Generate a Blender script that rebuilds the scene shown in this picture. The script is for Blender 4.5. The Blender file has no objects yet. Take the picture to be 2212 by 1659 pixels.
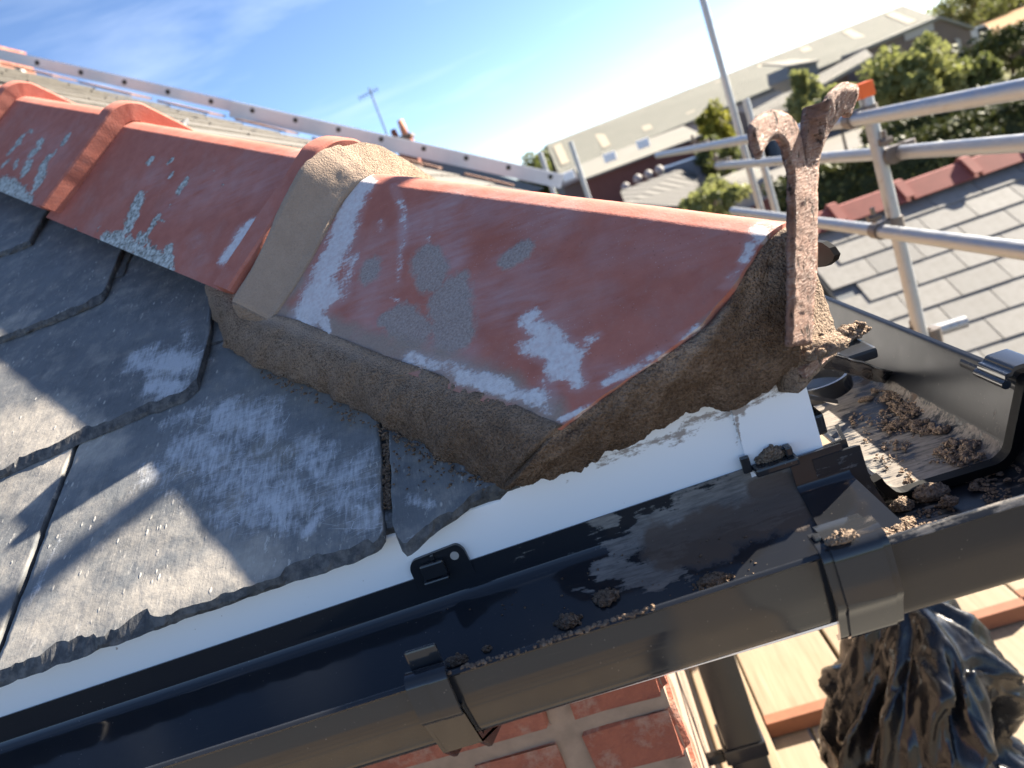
import bpy, bmesh, math, random
import numpy as np
from mathutils import Matrix, Vector
random.seed(7); rng = np.random.default_rng(7)
scene = bpy.context.scene
COL = scene.collection

# ------------------------------------------------------------------ camera
# World: X along the front eaves (right), Y away from the viewer, Z up, metres.
# The lens stands at the origin, about 0.5 m in front of the eaves corner.
F, CX, CY = 1660.0, 1106.0, 829.5                # focal length in units of a 2212 px wide frame
ROLL, PITCH, YAW = math.radians(20.6), math.radians(-13.8), math.radians(6.3)
FW = np.array([-math.sin(YAW)*math.cos(PITCH), math.cos(YAW)*math.cos(PITCH), math.sin(PITCH)])
r0 = np.array([math.cos(YAW), math.sin(YAW), 0.0]); u0 = np.cross(r0, FW)
RT = math.cos(ROLL)*r0 - math.sin(ROLL)*u0
UP = math.sin(ROLL)*r0 + math.cos(ROLL)*u0
cam_d = bpy.data.cameras.new('camera'); cam = bpy.data.objects.new('camera', cam_d); COL.objects.link(cam)
cam.matrix_world = Matrix(((RT[0], UP[0], -FW[0], 0), (RT[1], UP[1], -FW[1], 0), (RT[2], UP[2], -FW[2], 0), (0, 0, 0, 1)))
cam_d.sensor_width = 36; cam_d.lens = 36*F/2212; cam_d.clip_start = 0.01; cam_d.clip_end = 3000
cam_d.dof.use_dof = True; cam_d.dof.focus_distance = 0.56; cam_d.dof.aperture_fstop = 8.5
scene.camera = cam

# ------------------------------------------------------------------ sky, sun, exposure
SUN = np.array([1.0, 0.52, 0.675]); SUN /= np.linalg.norm(SUN)
ELEV = math.asin(SUN[2])
world = bpy.data.worlds.new('World'); scene.world = world; world.use_nodes = True
wn = world.node_tree; wn.nodes.clear()
wo = wn.nodes.new('ShaderNodeOutputWorld'); bg = wn.nodes.new('ShaderNodeBackground')
sky = wn.nodes.new('ShaderNodeTexSky'); sky.sky_type = 'NISHITA'; sky.sun_disc = False
sky.sun_elevation = ELEV; sky.sun_rotation = math.atan2(SUN[0], SUN[1])
sky.air_density = 0.55; sky.dust_density = 0.3; sky.ozone_density = 3.0
tc = wn.nodes.new('ShaderNodeTexCoord')
mp = wn.nodes.new('ShaderNodeMapping'); mp.inputs['Rotation'].default_value = (0.0, math.radians(-4), math.radians(25)); mp.inputs['Scale'].default_value = (2.2, 2.2, 13.0)
nz = wn.nodes.new('ShaderNodeTexNoise'); nz.inputs['Scale'].default_value = 1.3; nz.inputs['Detail'].default_value = 7; nz.inputs['Roughness'].default_value = 0.55; nz.inputs['Distortion'].default_value = 0.35
rp = wn.nodes.new('ShaderNodeValToRGB'); rp.color_ramp.elements[0].position = 0.52; rp.color_ramp.elements[1].position = 0.78
rp.color_ramp.elements[0].color = (0, 0, 0, 1); rp.color_ramp.elements[1].color = (0.22, 0.22, 0.22, 1)
mx = wn.nodes.new('ShaderNodeMix'); mx.data_type = 'RGBA'; mx.inputs['B'].default_value = (6.0, 6.6, 7.4, 1)
wn.links.new(tc.outputs['Generated'], mp.inputs['Vector']); wn.links.new(mp.outputs[0], nz.inputs['Vector'])
wn.links.new(nz.outputs['Fac'], rp.inputs['Fac']); wn.links.new(rp.outputs['Color'], mx.inputs['Factor'])
wn.links.new(sky.outputs[0], mx.inputs['A']); wn.links.new(mx.outputs['Result'], bg.inputs['Color'])
bg.inputs['Strength'].default_value = 0.052
wn.links.new(bg.outputs[0], wo.inputs['Surface'])
sl = bpy.data.lights.new('sun', 'SUN'); sl.energy = 4.6; sl.angle = math.radians(0.55); sl.color = (1.0, 0.9, 0.75)
so = bpy.data.objects.new('sun', sl); COL.objects.link(so)
so.rotation_euler = Vector(SUN).to_track_quat('Z', 'Y').to_euler(); so.location = (3, 2, 4)
scene.view_settings.view_transform = 'Standard'; scene.view_settings.look = 'None'
scene.view_settings.gamma = 1.0; scene.view_settings.exposure = 2.45
scene.view_settings.use_curve_mapping = False

# ------------------------------------------------------------------ helpers: survey, noise, meshes, materials
def V(*a): return np.array(a, float)
AX, AY, AZ = V(1, 0, 0), V(0, 1, 0), V(0, 0, 1)
def ray(x, y): return FW + RT*((x-CX)/F) - UP*((y-CY)/F)
def on(q, n, d):
    r = ray(*q); return r*(d/np.dot(n, r))
def atY(q, y): return on(q, AY, y)
def atZ(q, z): return on(q, AZ, z)
def unit(v): v = np.asarray(v, float); return v/np.linalg.norm(v)

_perm = rng.random((32, 32, 32))
def vnoise(P):
    P = np.asarray(P, float); i = np.floor(P).astype(int); f = P - i; f = f*f*(3-2*f)
    i0 = i % 32; i1 = (i+1) % 32
    def g(a, b, c): return _perm[a, b, c]
    x0, y0, z0 = i0[..., 0], i0[..., 1], i0[..., 2]; x1, y1, z1 = i1[..., 0], i1[..., 1], i1[..., 2]
    fx, fy, fz = f[..., 0], f[..., 1], f[..., 2]
    a = g(x0, y0, z0)*(1-fx)+g(x1, y0, z0)*fx; b = g(x0, y1, z0)*(1-fx)+g(x1, y1, z0)*fx
    c = g(x0, y0, z1)*(1-fx)+g(x1, y0, z1)*fx; d = g(x0, y1, z1)*(1-fx)+g(x1, y1, z1)*fx
    return ((a*(1-fy)+b*fy)*(1-fz)+(c*(1-fy)+d*fy)*fz)*2-1
def fbm(P, scale=1.0, oct=4, rough=0.5, seed=0.0):
    P = np.asarray(P, float)*scale + seed*7.31; s = 0; a = 1.0; t = 0
    for k in range(oct):
        s = s + a*vnoise(P); t += a; a *= rough; P = P*2.03+3.7
    return s/t

def mesh_obj(name, verts, faces, mat, parent=None, smooth=False, attrs=None, kind=None):
    me = bpy.data.meshes.new(name)
    me.from_pydata([tuple(map(float, v)) for v in verts], [], [tuple(map(int, f)) for f in faces]); me.update()
    if smooth: me.polygons.foreach_set('use_smooth', [True]*len(me.polygons))
    if attrs:
        for k, a in attrs.items():
            at = me.attributes.new(k, 'FLOAT', 'POINT'); at.data.foreach_set('value', np.asarray(a, np.float32))
    if mat is not None: me.materials.append(mat)
    o = bpy.data.objects.new(name, me); COL.objects.link(o)
    if parent is not None: attach(o, parent)
    if kind: o['kind'] = kind
    return o
ROOT_LOC = {}
def attach(o, parent):
    o.parent = parent
    p = parent; loc = Vector((0, 0, 0))
    while p is not None:
        loc += Vector(ROOT_LOC.get(p.name, (0, 0, 0))); p = p.parent
    if parent.name in ROOT_LOC: o.matrix_parent_inverse = Matrix.Translation(-Vector(ROOT_LOC[parent.name]))
def thing(name, label, cat, loc=(0, 0, 0), group=None):
    o = bpy.data.objects.new(name, None); COL.objects.link(o); o.location = tuple(map(float, loc)); o.empty_display_size = 0.05
    ROOT_LOC[o.name] = tuple(map(float, loc)); tag(o, label, cat, group); return o
def tag(o, label, cat, group=None):
    o['label'] = label; o['category'] = cat
    if group: o['group'] = group
    return o
def structure(o): o['kind'] = 'structure'; return o

class MB:
    """collects verts/faces of one mesh"""
    def __init__(s): s.v = []; s.f = []
    def add(s, vs, fs):
        b = len(s.v); s.v += [tuple(map(float, v)) for v in vs]; s.f += [tuple(int(i)+b for i in f) for f in fs]
    def box(s, lo, hi, bev=0.0, M=None):
        bm = bmesh.new(); bmesh.ops.create_cube(bm, size=1)
        lo, hi = np.array(lo, float), np.array(hi, float)
        for v in bm.verts: v.co = Vector((lo+hi)/2+np.array(v.co)*(hi-lo))
        if bev: bmesh.ops.bevel(bm, geom=bm.edges[:], offset=bev, segments=2, affect='EDGES', profile=0.6)
        if M is not None: bm.transform(M)
        s.bm(bm)
    def bm(s, bm):
        bm.verts.index_update(); s.add([v.co for v in bm.verts], [[v.index for v in f.verts] for f in bm.faces]); bm.free()
    def tube(s, a, b, r, n=16, r2=None, inner=None):
        a, b = np.array(a, float), np.array(b, float); d = unit(b-a); r2 = r if r2 is None else r2
        x = unit(np.cross(d, V(0.3, 0.2, 0.9) if abs(d[2]) < 0.9 else V(1, 0, 0))); y = np.cross(d, x)
        ang = [2*math.pi*i/n for i in range(n)]
        vs = [a+(x*math.cos(t)+y*math.sin(t))*r for t in ang]+[b+(x*math.cos(t)+y*math.sin(t))*r2 for t in ang]
        fs = [(i, (i+1) % n, n+(i+1) % n, n+i) for i in range(n)]
        if inner:
            vs += [a+(x*math.cos(t)+y*math.sin(t))*inner for t in ang]+[b+(x*math.cos(t)+y*math.sin(t))*inner for t in ang]
            fs += [(2*n+(i+1) % n, 2*n+i, 3*n+i, 3*n+(i+1) % n) for i in range(n)]
            fs += [(i, 2*n+i, 2*n+(i+1) % n, (i+1) % n) for i in range(n)]+[(n+i, n+(i+1) % n, 3*n+(i+1) % n, 3*n+i) for i in range(n)]
        else: fs += [tuple(range(n-1, -1, -1)), tuple(range(n, 2*n))]
        s.add(vs, fs)
    def prism(s, poly, off):
        """closed polygon (3D points) pushed along off"""
        n = len(poly); off = np.array(off, float)
        vs = [np.array(p, float) for p in poly]+[np.array(p, float)+off for p in poly]
        s.add(vs, [tuple(range(n)), tuple(range(2*n-1, n-1, -1))]+[(i, n+i, n+(i+1) % n, (i+1) % n) for i in range(n)])
    def sweep(s, prof, pts_fn, ts, closed=True):
        """profile points placed by pts_fn(t, p) for each t"""
        n = len(prof); vs = [pts_fn(t, p) for t in ts for p in prof]; fs = []
        m = n if closed else n-1
        for k in range(len(ts)-1):
            for i in range(m): fs.append((k*n+i, k*n+(i+1) % n, (k+1)*n+(i+1) % n, (k+1)*n+i))
        if closed: fs += [tuple(range(n-1, -1, -1)), tuple((len(ts)-1)*n+i for i in range(n))]
        s.add(vs, fs)
    def build(s, name, mat, parent=None, smooth=False, kind=None, autosmooth=None):
        o = mesh_obj(name, s.v, s.f, mat, parent, smooth, None, kind)
        bm = bmesh.new(); bm.from_mesh(o.data); bmesh.ops.recalc_face_normals(bm, faces=bm.faces); bm.to_mesh(o.data); bm.free()
        if autosmooth:
            o.data.polygons.foreach_set('use_smooth', [True]*len(o.data.polygons))
            bm = bmesh.new(); bm.from_mesh(o.data)
            for e in bm.edges:
                if len(e.link_faces) == 2 and e.calc_face_angle(0) > autosmooth: e.smooth = False
            bm.to_mesh(o.data); bm.free()
        return o

def grid_faces(nu, nv, off=0, flip=False):
    fs = []
    for i in range(nu-1):
        for j in range(nv-1):
            q = (off+i*nv+j, off+(i+1)*nv+j, off+(i+1)*nv+j+1, off+i*nv+j+1)
            fs.append(q[::-1] if flip else q)
    return fs

def strokes(P, plane, items):
    """stain strength at surface points P: each item x0,y0,x1,y1,half width,strength sits on the surveyed plane"""
    out = np.zeros(len(P))
    for (x0, y0, x1, y1, r, st) in items:
        a, b = (plane((x0, y0)), plane((x1, y1))) if callable(plane) else (on((x0, y0), *plane), on((x1, y1), *plane))
        rr = r*np.linalg.norm((a+b)/2)/F*1.25
        ab = b-a; L = max(ab@ab, 1e-9)
        t = np.clip(((P-a)@ab)/L, 0, 1); d = np.linalg.norm(P-(a+t[:, None]*ab), axis=1)
        out = np.maximum(out, st*np.clip(1.35-d/rr, 0, 1))
    return np.clip(out, 0, 1)

# --- node helpers
class NT:
    def __init__(s, name):
        s.m = bpy.data.materials.new(name); s.m.use_nodes = True; s.t = s.m.node_tree
        s.b = s.t.nodes['Principled BSDF']; s.out = s.t.nodes['Material Output']
        s.co = s.t.nodes.new('ShaderNodeTexCoord').outputs['Object']
    def _set(s, sock, v):
        if isinstance(v, bpy.types.NodeSocket): s.t.links.new(v, sock)
        elif isinstance(v, (tuple, list)) and len(v) == 3 and sock.type == 'RGBA': sock.default_value = (*v, 1)
        else: sock.default_value = v
    def map(s, scale=(1, 1, 1), rot=(0, 0, 0), loc=(0, 0, 0), vec=None):
        n = s.t.nodes.new('ShaderNodeMapping'); s._set(n.inputs['Vector'], vec or s.co)
        n.inputs['Scale'].default_value = scale; n.inputs['Rotation'].default_value = rot; n.inputs['Location'].default_value = loc
        return n.outputs[0]
    def noise(s, scale, detail=4, rough=0.55, vec=None, dist=0.0):
        n = s.t.nodes.new('ShaderNodeTexNoise'); s._set(n.inputs['Vector'], vec or s.co)
        n.inputs['Scale'].default_value = scale; n.inputs['Detail'].default_value = detail; n.inputs['Roughness'].default_value = rough; n.inputs['Distortion'].default_value = dist
        return n.outputs['Fac']
    def voro(s, scale, vec=None, feat='F1', out='Distance', rnd=1.0):
        n = s.t.nodes.new('ShaderNodeTexVoronoi'); n.feature = feat; s._set(n.inputs['Vector'], vec or s.co); n.inputs['Scale'].default_value = scale
        n.inputs['Randomness'].default_value = rnd
        return n.outputs[out]
    def wave(s, scale, vec=None, dist=0, axis='X'):
        n = s.t.nodes.new('ShaderNodeTexWave'); n.bands_direction = axis; s._set(n.inputs['Vector'], vec or s.co); n.inputs['Scale'].default_value = scale; n.inputs['Distortion'].default_value = dist
        return n.outputs['Fac']
    def attr(s, name):
        n = s.t.nodes.new('ShaderNodeAttribute'); n.attribute_name = name; return n.outputs['Fac']
    def math(s, op, a, b=0.5, c=None):
        n = s.t.nodes.new('ShaderNodeMath'); n.operation = op; s._set(n.inputs[0], a); s._set(n.inputs[1], b)
        if c is not None: s._set(n.inputs[2], c)
        return n.outputs[0]
    def rng(s, v, a, b, c=0.0, d=1.0):
        n = s.t.nodes.new('ShaderNodeMapRange'); s._set(n.inputs['Value'], v)
        for k, x in zip(('From Min', 'From Max', 'To Min', 'To Max'), (a, b, c, d)): n.inputs[k].default_value = x
        return n.outputs[0]
    def mix(s, f, a, b, mode='MIX'):
        n = s.t.nodes.new('ShaderNodeMix'); n.data_type = 'RGBA'; n.blend_type = mode
        s._set(n.inputs['Factor'], f); s._set(n.inputs['A'], a); s._set(n.inputs['B'], b); return n.outputs['Result']
    def objrnd(s):
        return s.t.nodes.new('ShaderNodeObjectInfo').outputs['Random']
    def bump(s, h, strength=0.5, dist=0.001, normal=None):
        n = s.t.nodes.new('ShaderNodeBump'); s._set(n.inputs['Height'], h); n.inputs['Strength'].default_value = strength; n.inputs['Distance'].default_value = dist
        if normal is not None: s._set(n.inputs['Normal'], normal)
        return n.outputs[0]
    def set(s, **k):
        for a, v in k.items(): s._set(s.b.inputs[{'color': 'Base Color', 'rough': 'Roughness', 'metal': 'Metallic', 'normal': 'Normal', 'spec': 'Specular IOR Level', 'coat': 'Coat Weight', 'trans': 'Transmission Weight', 'sub': 'Subsurface Weight', 'alpha': 'Alpha'}[a]], v)
        return s.m

def m_plain(name, c, rough=0.6, metal=0.0, var=0.25, scale=6, spec=0.4):
    t = NT(name); n = t.noise(scale, 5)
    a = tuple(x*(1-var) for x in c); b = tuple(min(1, x*(1+var)) for x in c)
    return t.set(color=t.mix(n, a, b), rough=rough, metal=metal, spec=spec)

# terracotta hip tile: fired clay with brushed lime smears, cement patches, lichen
def make_terracotta():
    t = NT('terracotta_clay')
    big = t.noise(9, 4); fine = t.noise(420, 3); mid = t.noise(60, 4)
    col = t.mix(t.rng(big, .3, .7), (.385, .130, .092), (.45, .165, .122))
    col = t.mix(t.rng(mid, .35, .75, 0, .5), col, (.29, .090, .066))
    col = t.mix(t.rng(fine, .62, .75, 0, .35), col, (.42, .22, .17))
    # thin chalky film, brushed
    br = t.map((30, 30, 260), (0.4, 0.5, 0.3)); brn = t.noise(1.0, 4, .6, br)
    film = t.math('MULTIPLY', t.attr('film'), t.rng(t.math('ADD', t.math('MULTIPLY', brn, .6), t.math('MULTIPLY', t.noise(25, 5), .5)), .38, .72))
    col = t.mix(t.math('MULTIPLY', film, .62), col, (.46, .36, .37))
    # cement grey patches
    g = t.rng(t.math('ADD', t.attr('grey'), t.math('MULTIPLY', t.math('SUBTRACT', t.noise(160, 5), .5), .7)), .32, .62)
    gcol = t.mix(t.rng(t.noise(620, 3), .35, .68), (.23, .20, .18), (.38, .345, .31))
    col = t.mix(t.math('MULTIPLY', g, .85), col, gcol)
    # mortar smear
    s = t.rng(t.math('ADD', t.attr('smear'), t.math('MULTIPLY', t.math('SUBTRACT', t.noise(70, 6, .65), .5), 1.0)), .25, .95)
    col = t.mix(t.math('MULTIPLY', s, .92), col, t.mix(t.noise(500, 3), (.22, .165, .13), (.36, .29, .24)))
    # white lime
    st = t.noise(1.0, 6, .7, t.map((60, 330, 520), (0.5, 0.2, 0.7))); st2 = t.noise(1.0, 5, .7, t.map((420, 120, 70), (0.2, 0.3, 0.2)))
    wm = t.attr('white')
    wn_ = t.math('ADD', t.math('ADD', t.math('MULTIPLY', st, .42), t.math('MULTIPLY', st2, .22)), t.math('MULTIPLY', t.noise(55, 7, .68), .62))
    w = t.math('ADD', t.math('MULTIPLY', wm, 1.22), t.math('MULTIPLY', t.math('SUBTRACT', wn_, .66), 3.4))
    w = t.math('MULTIPLY', t.rng(w, .45, .80), t.rng(wm, .02, .18))
    wveil = t.math('MULTIPLY', t.rng(t.math('ADD', wm, t.math('MULTIPLY', t.math('SUBTRACT', t.noise(30, 5, .6), .5), .9)), .1, .9), .38)
    col = t.mix(t.math('MULTIPLY', wveil, t.rng(wm, .02, .3)), col, (.50, .42, .43))
    col = t.mix(t.math('MULTIPLY', w, t.rng(t.noise(230, 4, .6), .25, .55, .55, .93)), col, t.mix(t.noise(300, 4), (.50, .48, .48), (.76, .74, .73)))
    # speckles of lime everywhere
    sp = t.math('MULTIPLY', t.rng(t.voro(330), .16, .07), t.rng(t.noise(24, 4), .46, .64))
    col = t.mix(t.math('MULTIPLY', sp, .42), col, (.58, .50, .48))
    dk = t.math('MULTIPLY', t.rng(t.voro(180), .11, .05), t.rng(t.noise(13, 3), .50, .62)); col = t.mix(t.math('MULTIPLY', dk, .6), col, (.09, .045, .04))
    blo = t.noise(17, 6, .68); col = t.mix(t.rng(blo, .50, .72, 0, .30), col, (.40, .29, .27))
    # lichen
    l = t.rng(t.math('ADD', t.attr('lichen'), t.math('MULTIPLY', t.math('SUBTRACT', t.noise(110, 7, .7), .5), 2.2)), .52, .68)
    l = t.math('MULTIPLY', l, t.rng(t.attr('lichen'), .02, .1))
    lcol = t.mix(t.rng(t.noise(200, 5, .7), .38, .60), (.15, .145, .125), (.56, .58, .54))
    col = t.mix(l, col, lcol)
    h = t.math('ADD', t.math('MULTIPLY', fine, .3), t.math('ADD', t.math('MULTIPLY', l, t.math('ADD', t.noise(200, 4), .8)), t.math('ADD', t.math('MULTIPLY', w, .35), t.math('MULTIPLY', t.math('ADD', s, g), t.math('MULTIPLY', t.noise(600, 3), .7)))))
    return t.set(color=col, rough=t.rng(mid, .3, .7, .74, .92), spec=.18, normal=t.bump(h, .55, .0016))
M_TERRA = make_terracotta()

def make_slate():
    t = NT('slate_stone'); rnd = t.objrnd()
    big = t.noise(14, 5)
    gr = t.noise(1.0, 6, .65, t.map((300, 45, 45)))            # riven grain runs up the slope
    gr2 = t.noise(1.0, 4, .7, t.map((900, 60, 60), (0, 0, .09)))
    col = t.mix(t.rng(big, .3, .7), (.122, .128, .131), (.180, .185, .188))
    col = t.mix(t.rng(rnd, 0, 1, 0, .35), col, (.085, .085, .088))
    col = t.mix(t.rng(gr, .45, .75, 0, .35), col, (.17, .175, .175))
    mo = t.noise(60, 6, .7); col = t.mix(t.rng(mo, .50, .68, 0, .5), col, (.075, .08, .085))
    # settled dust: buff, thickened over sunlit patches to paint in their brightness
    du = t.rng(t.math('ADD', t.attr('dust_lit'), t.math('MULTIPLY', t.math('SUBTRACT', t.math('ADD', t.math('MULTIPLY', t.noise(38, 7, .7), .8), t.math('MULTIPLY', gr2, .2)), .5), 2.0)), .22, .88)
    col = t.mix(t.math('MULTIPLY', du, .72), col, t.mix(t.noise(160, 3), (.34, .30, .25), (.56, .50, .42)))
    # pale flecks of lichen and lime spots
    fl = t.math('MULTIPLY', t.rng(t.voro(150, t.map((1, .45, .45))), .22, .12), t.rng(t.noise(30, 4), .50, .60))
    fl2 = t.math('MULTIPLY', t.rng(t.noise(1.0, 5, .7, t.map((260, 80, 80), (0, 0, -.5))), .60, .66), t.rng(t.noise(18, 3), .46, .62))
    col = t.mix(t.math('MULTIPLY', t.math('MAXIMUM', fl, fl2), .75), col, (.50, .47, .42))
    # wet clay tint patches
    tn = t.rng(t.math('ADD', t.attr('tan'), t.math('MULTIPLY', t.math('SUBTRACT', t.noise(70, 5), .5), .8)), .35, .75)
    col = t.mix(t.math('MULTIPLY', tn, .55), col, (.20, .185, .155))
    # lime washed off the tile above: hazy film + brushed streaks
    st = t.noise(1.0, 5, .7, t.map((330, 60, 60), (0, 0, -.25)))
    st2 = t.noise(1.0, 5, .7, t.map((70, 300, 300), (0, 0, .6)))
    wn_ = t.math('ADD', t.math('ADD', t.math('MULTIPLY', st, .5), t.math('MULTIPLY', st2, .25)), t.math('MULTIPLY', t.noise(40, 6, .65), .55))
    w = t.math('MULTIPLY', t.rng(t.math('ADD', t.attr('white'), t.math('MULTIPLY', t.math('SUBTRACT', wn_, .63), 3.2)), .40, 1.05), t.rng(t.attr('white'), .02, .2))
    col = t.mix(t.math('MULTIPLY', w, .85), col, (.50, .51, .53))
    # hairline scratches
    sc = t.math('MULTIPLY', t.rng(t.voro(26, t.map((1, 6, 6), (0, 0, .8)), 'DISTANCE_TO_EDGE'), .012, .004), t.rng(t.attr('white'), .1, .5))
    col = t.mix(t.math('MULTIPLY', sc, .6), col, (.55, .56, .58))
    ed = t.attr('edge'); col = t.mix(t.math('MULTIPLY', ed, .88), col, t.mix(t.rng(t.noise(140, 4, .7), .4, .62), (.030, .032, .036), (.105, .102, .100)))
    h = t.math('ADD', t.math('ADD', t.math('MULTIPLY', gr, .35), t.math('MULTIPLY', t.noise(90, 6, .65), .9)), t.math('ADD', t.math('MULTIPLY', fl, .7), t.math('MULTIPLY', w, .15)))
    return t.set(color=col, rough=t.rng(w, 0, 1, .62, .85), spec=.35, normal=t.bump(h, .7, .0014))
M_SLATE = make_slate()

def make_mortar():
    t = NT('sand_mortar')
    g = t.noise(900, 3, .6); g2 = t.voro(620); m = t.noise(70, 5); b = t.noise(16, 3)
    dry = t.mix(t.rng(m, .3, .7), (.40, .285, .200), (.54, .40, .295))
    wet = t.mix(t.rng(m, .3, .7), (.19, .120, .076), (.33, .222, .150))
    wf = t.rng(t.math('ADD', t.attr('wet'), t.math('MULTIPLY', t.math('SUBTRACT', b, .5), .5)), .25, .8)
    col = t.mix(wf, dry, wet)
    g3 = t.noise(560, 3, .6); ns = t.math('SUBTRACT', 1.0, t.math('MULTIPLY', t.attr('smooth'), .7)); col = t.mix(t.math('MULTIPLY', t.rng(g3, .36, .52, .55, 0), ns), col, (.045, .026, .015)); col = t.mix(t.math('MULTIPLY', t.rng(g3, .58, .72, 0, .5), ns), col, (.46, .36, .27))
    g4 = t.noise(150, 4, .7); col = t.mix(t.math('MULTIPLY', t.rng(g4, .30, .46, .5, 0), ns), col, (.07, .042, .026))
    bl = t.noise(20, 5, .6); col = t.mix(t.math('MULTIPLY', t.rng(bl, .42, .72, 0, .30), t.math('SUBTRACT', 1.0, t.attr('smooth'))), col, t.mix(wf, (.30, .245, .205), (.12, .08, .055)))
    col = t.mix(t.rng(g, .35, .7, .25, 0), col, (.03, .018, .010))
    col = t.mix(t.rng(g2, .16, .05, 0, .55), col, (.42, .34, .26))
    sm = t.attr('smooth'); col = t.mix(t.math('MULTIPLY', sm, .65), col, (.29, .22, .17))
    h = t.math('ADD', t.math('ADD', t.math('MULTIPLY', g, .8), t.math('MULTIPLY', g3, 1.6)), t.math('ADD', t.math('MULTIPLY', m, 1.2), t.math('MULTIPLY', g2, -.8)))
    h = t.math('MULTIPLY', h, t.math('SUBTRACT', 1.05, t.math('MULTIPLY', sm, .97)))
    return t.set(color=col, rough=.92, spec=.2, normal=t.bump(h, 1.0, .0034))
M_MORTAR = make_mortar()

def make_white():
    t = NT('white_pvc'); d = t.attr('dirt')
    f = t.rng(t.math('ADD', d, t.math('MULTIPLY', t.math('SUBTRACT', t.math('ADD', t.math('MULTIPLY', t.noise(1.0, 5, .7, t.map((120, 120, 420), (0, .4, 0))), .6), t.math('MULTIPLY', t.noise(170, 5, .7), .5)), .58), 2.4)), .45, .72)
    f = t.math('MULTIPLY', f, t.rng(d, .02, .15))
    spk = t.math('MULTIPLY', t.rng(t.voro(130), .07, .03), t.rng(t.noise(14, 2), .5, .62))
    col = t.mix(t.noise(8, 3), (.86, .87, .89), (.90, .90, .91))
    col = t.mix(t.math('MULTIPLY', f, .75), col, (.20, .125, .08)); col = t.mix(t.math('MULTIPLY', spk, .55), col, (.22, .17, .13))
    return t.set(color=col, rough=t.rng(f, 0, 1, .28, .8), spec=.5)
M_WHITE = make_white()

def make_plastic(name='black_gutter_plastic', base=.018, rough=.07):
    t = NT(name); d = t.attr('dirt')
    st = t.noise(1.0, 5, .65, t.map((40, 260, 260))); md = t.noise(55, 6, .65)
    f = t.rng(t.math('ADD', d, t.math('MULTIPLY', t.math('SUBTRACT', t.math('ADD', t.math('MULTIPLY', st, .55), t.math('MULTIPLY', t.noise(42, 7, .72), .6)), .57), 3.0)), .46, .66)
    f = t.math('MULTIPLY', f, t.rng(d, .02, .2))
    spk = t.math('MULTIPLY', t.rng(t.voro(210), .09, .03), t.rng(t.noise(20, 3), .44, .62))
    scr = t.rng(t.noise(1.0, 4, .75, t.map((25, 700, 700))), .62, .72, 0, .25)
    brown = t.rng(t.math('ADD', t.attr('mud'), t.math('MULTIPLY', t.math('SUBTRACT', t.noise(60, 6, .65), .5), 1.3)), .4, .7)
    col = t.mix(t.noise(20, 3), (base*.9, base*1.05, base*1.35), (base*1.4, base*1.45, base*1.6))
    col = t.mix(scr, col, (.06, .055, .05))
    col = t.mix(t.math('MULTIPLY', f, t.rng(t.noise(1.0, 5, .7, t.map((60, 420, 420), (.3, 0, .2))), .3, .6, .35, .9)), col, t.mix(t.noise(25, 4), (.17, .148, .128), (.34, .30, .26)))
    col = t.mix(t.math('MULTIPLY', brown, .85), col, (.115, .078, .055))
    col = t.mix(t.math('MULTIPLY', spk, .6), col, (.33, .29, .25))
    r = t.math('ADD', t.rng(t.math('MAXIMUM', f, brown), 0, 1, rough, .92), t.rng(md, .4, .7, 0, .05))
    h = t.math('ADD', t.math('MULTIPLY', f, .4), t.math('ADD', t.math('MULTIPLY', brown, .8), t.math('MULTIPLY', t.noise(9, 2), .5)))
    return t.set(color=col, rough=r, spec=.5, normal=t.bump(h, .25, .0012))
M_BLACK = make_plastic()
M_BLACK2 = make_plastic('dusty_gutter_plastic', .016, .34)
M_BLACK2.node_tree.nodes['Principled BSDF'].inputs['Specular IOR Level'].default_value = .3

def make_iron():
    t = NT('rusty_iron')
    st = t.noise(1.0, 6, .7, t.map((240, 240, 900), (.35, .25, 0))); m = t.noise(90, 6, .65); big = t.noise(24, 4)
    col = t.mix(t.rng(m, .35, .7), (.17, .085, .058), (.36, .20, .14))
    pale = t.math('MULTIPLY', t.rng(st, .46, .60), t.rng(big, .32, .55))
    col = t.mix(t.math('MULTIPLY', pale, .75), col, (.52, .44, .39))
    pit = t.rng(t.noise(1.0, 5, .65, t.map((260, 260, 120), (.2, .1, 0))), .58, .66)
    col = t.mix(pit, col, (.02, .013, .010))
    lime = t.math('MULTIPLY', t.rng(t.noise(300, 4, .7), .64, .70), t.rng(t.noise(35, 3), .5, .6)); col = t.mix(lime, col, (.8, .76, .70))
    h = t.math('ADD', t.math('MULTIPLY', m, 1.1), t.math('SUBTRACT', t.math('MULTIPLY', st, .9), t.math('MULTIPLY', pit, 1.2)))
    return t.set(color=col, rough=t.rng(pale, 0, 1, .62, .38), metal=t.rng(pale, 0, 1, .15, .5), spec=.5, normal=t.bump(h, 1.0, .0032))
M_IRON = make_iron()

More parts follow.
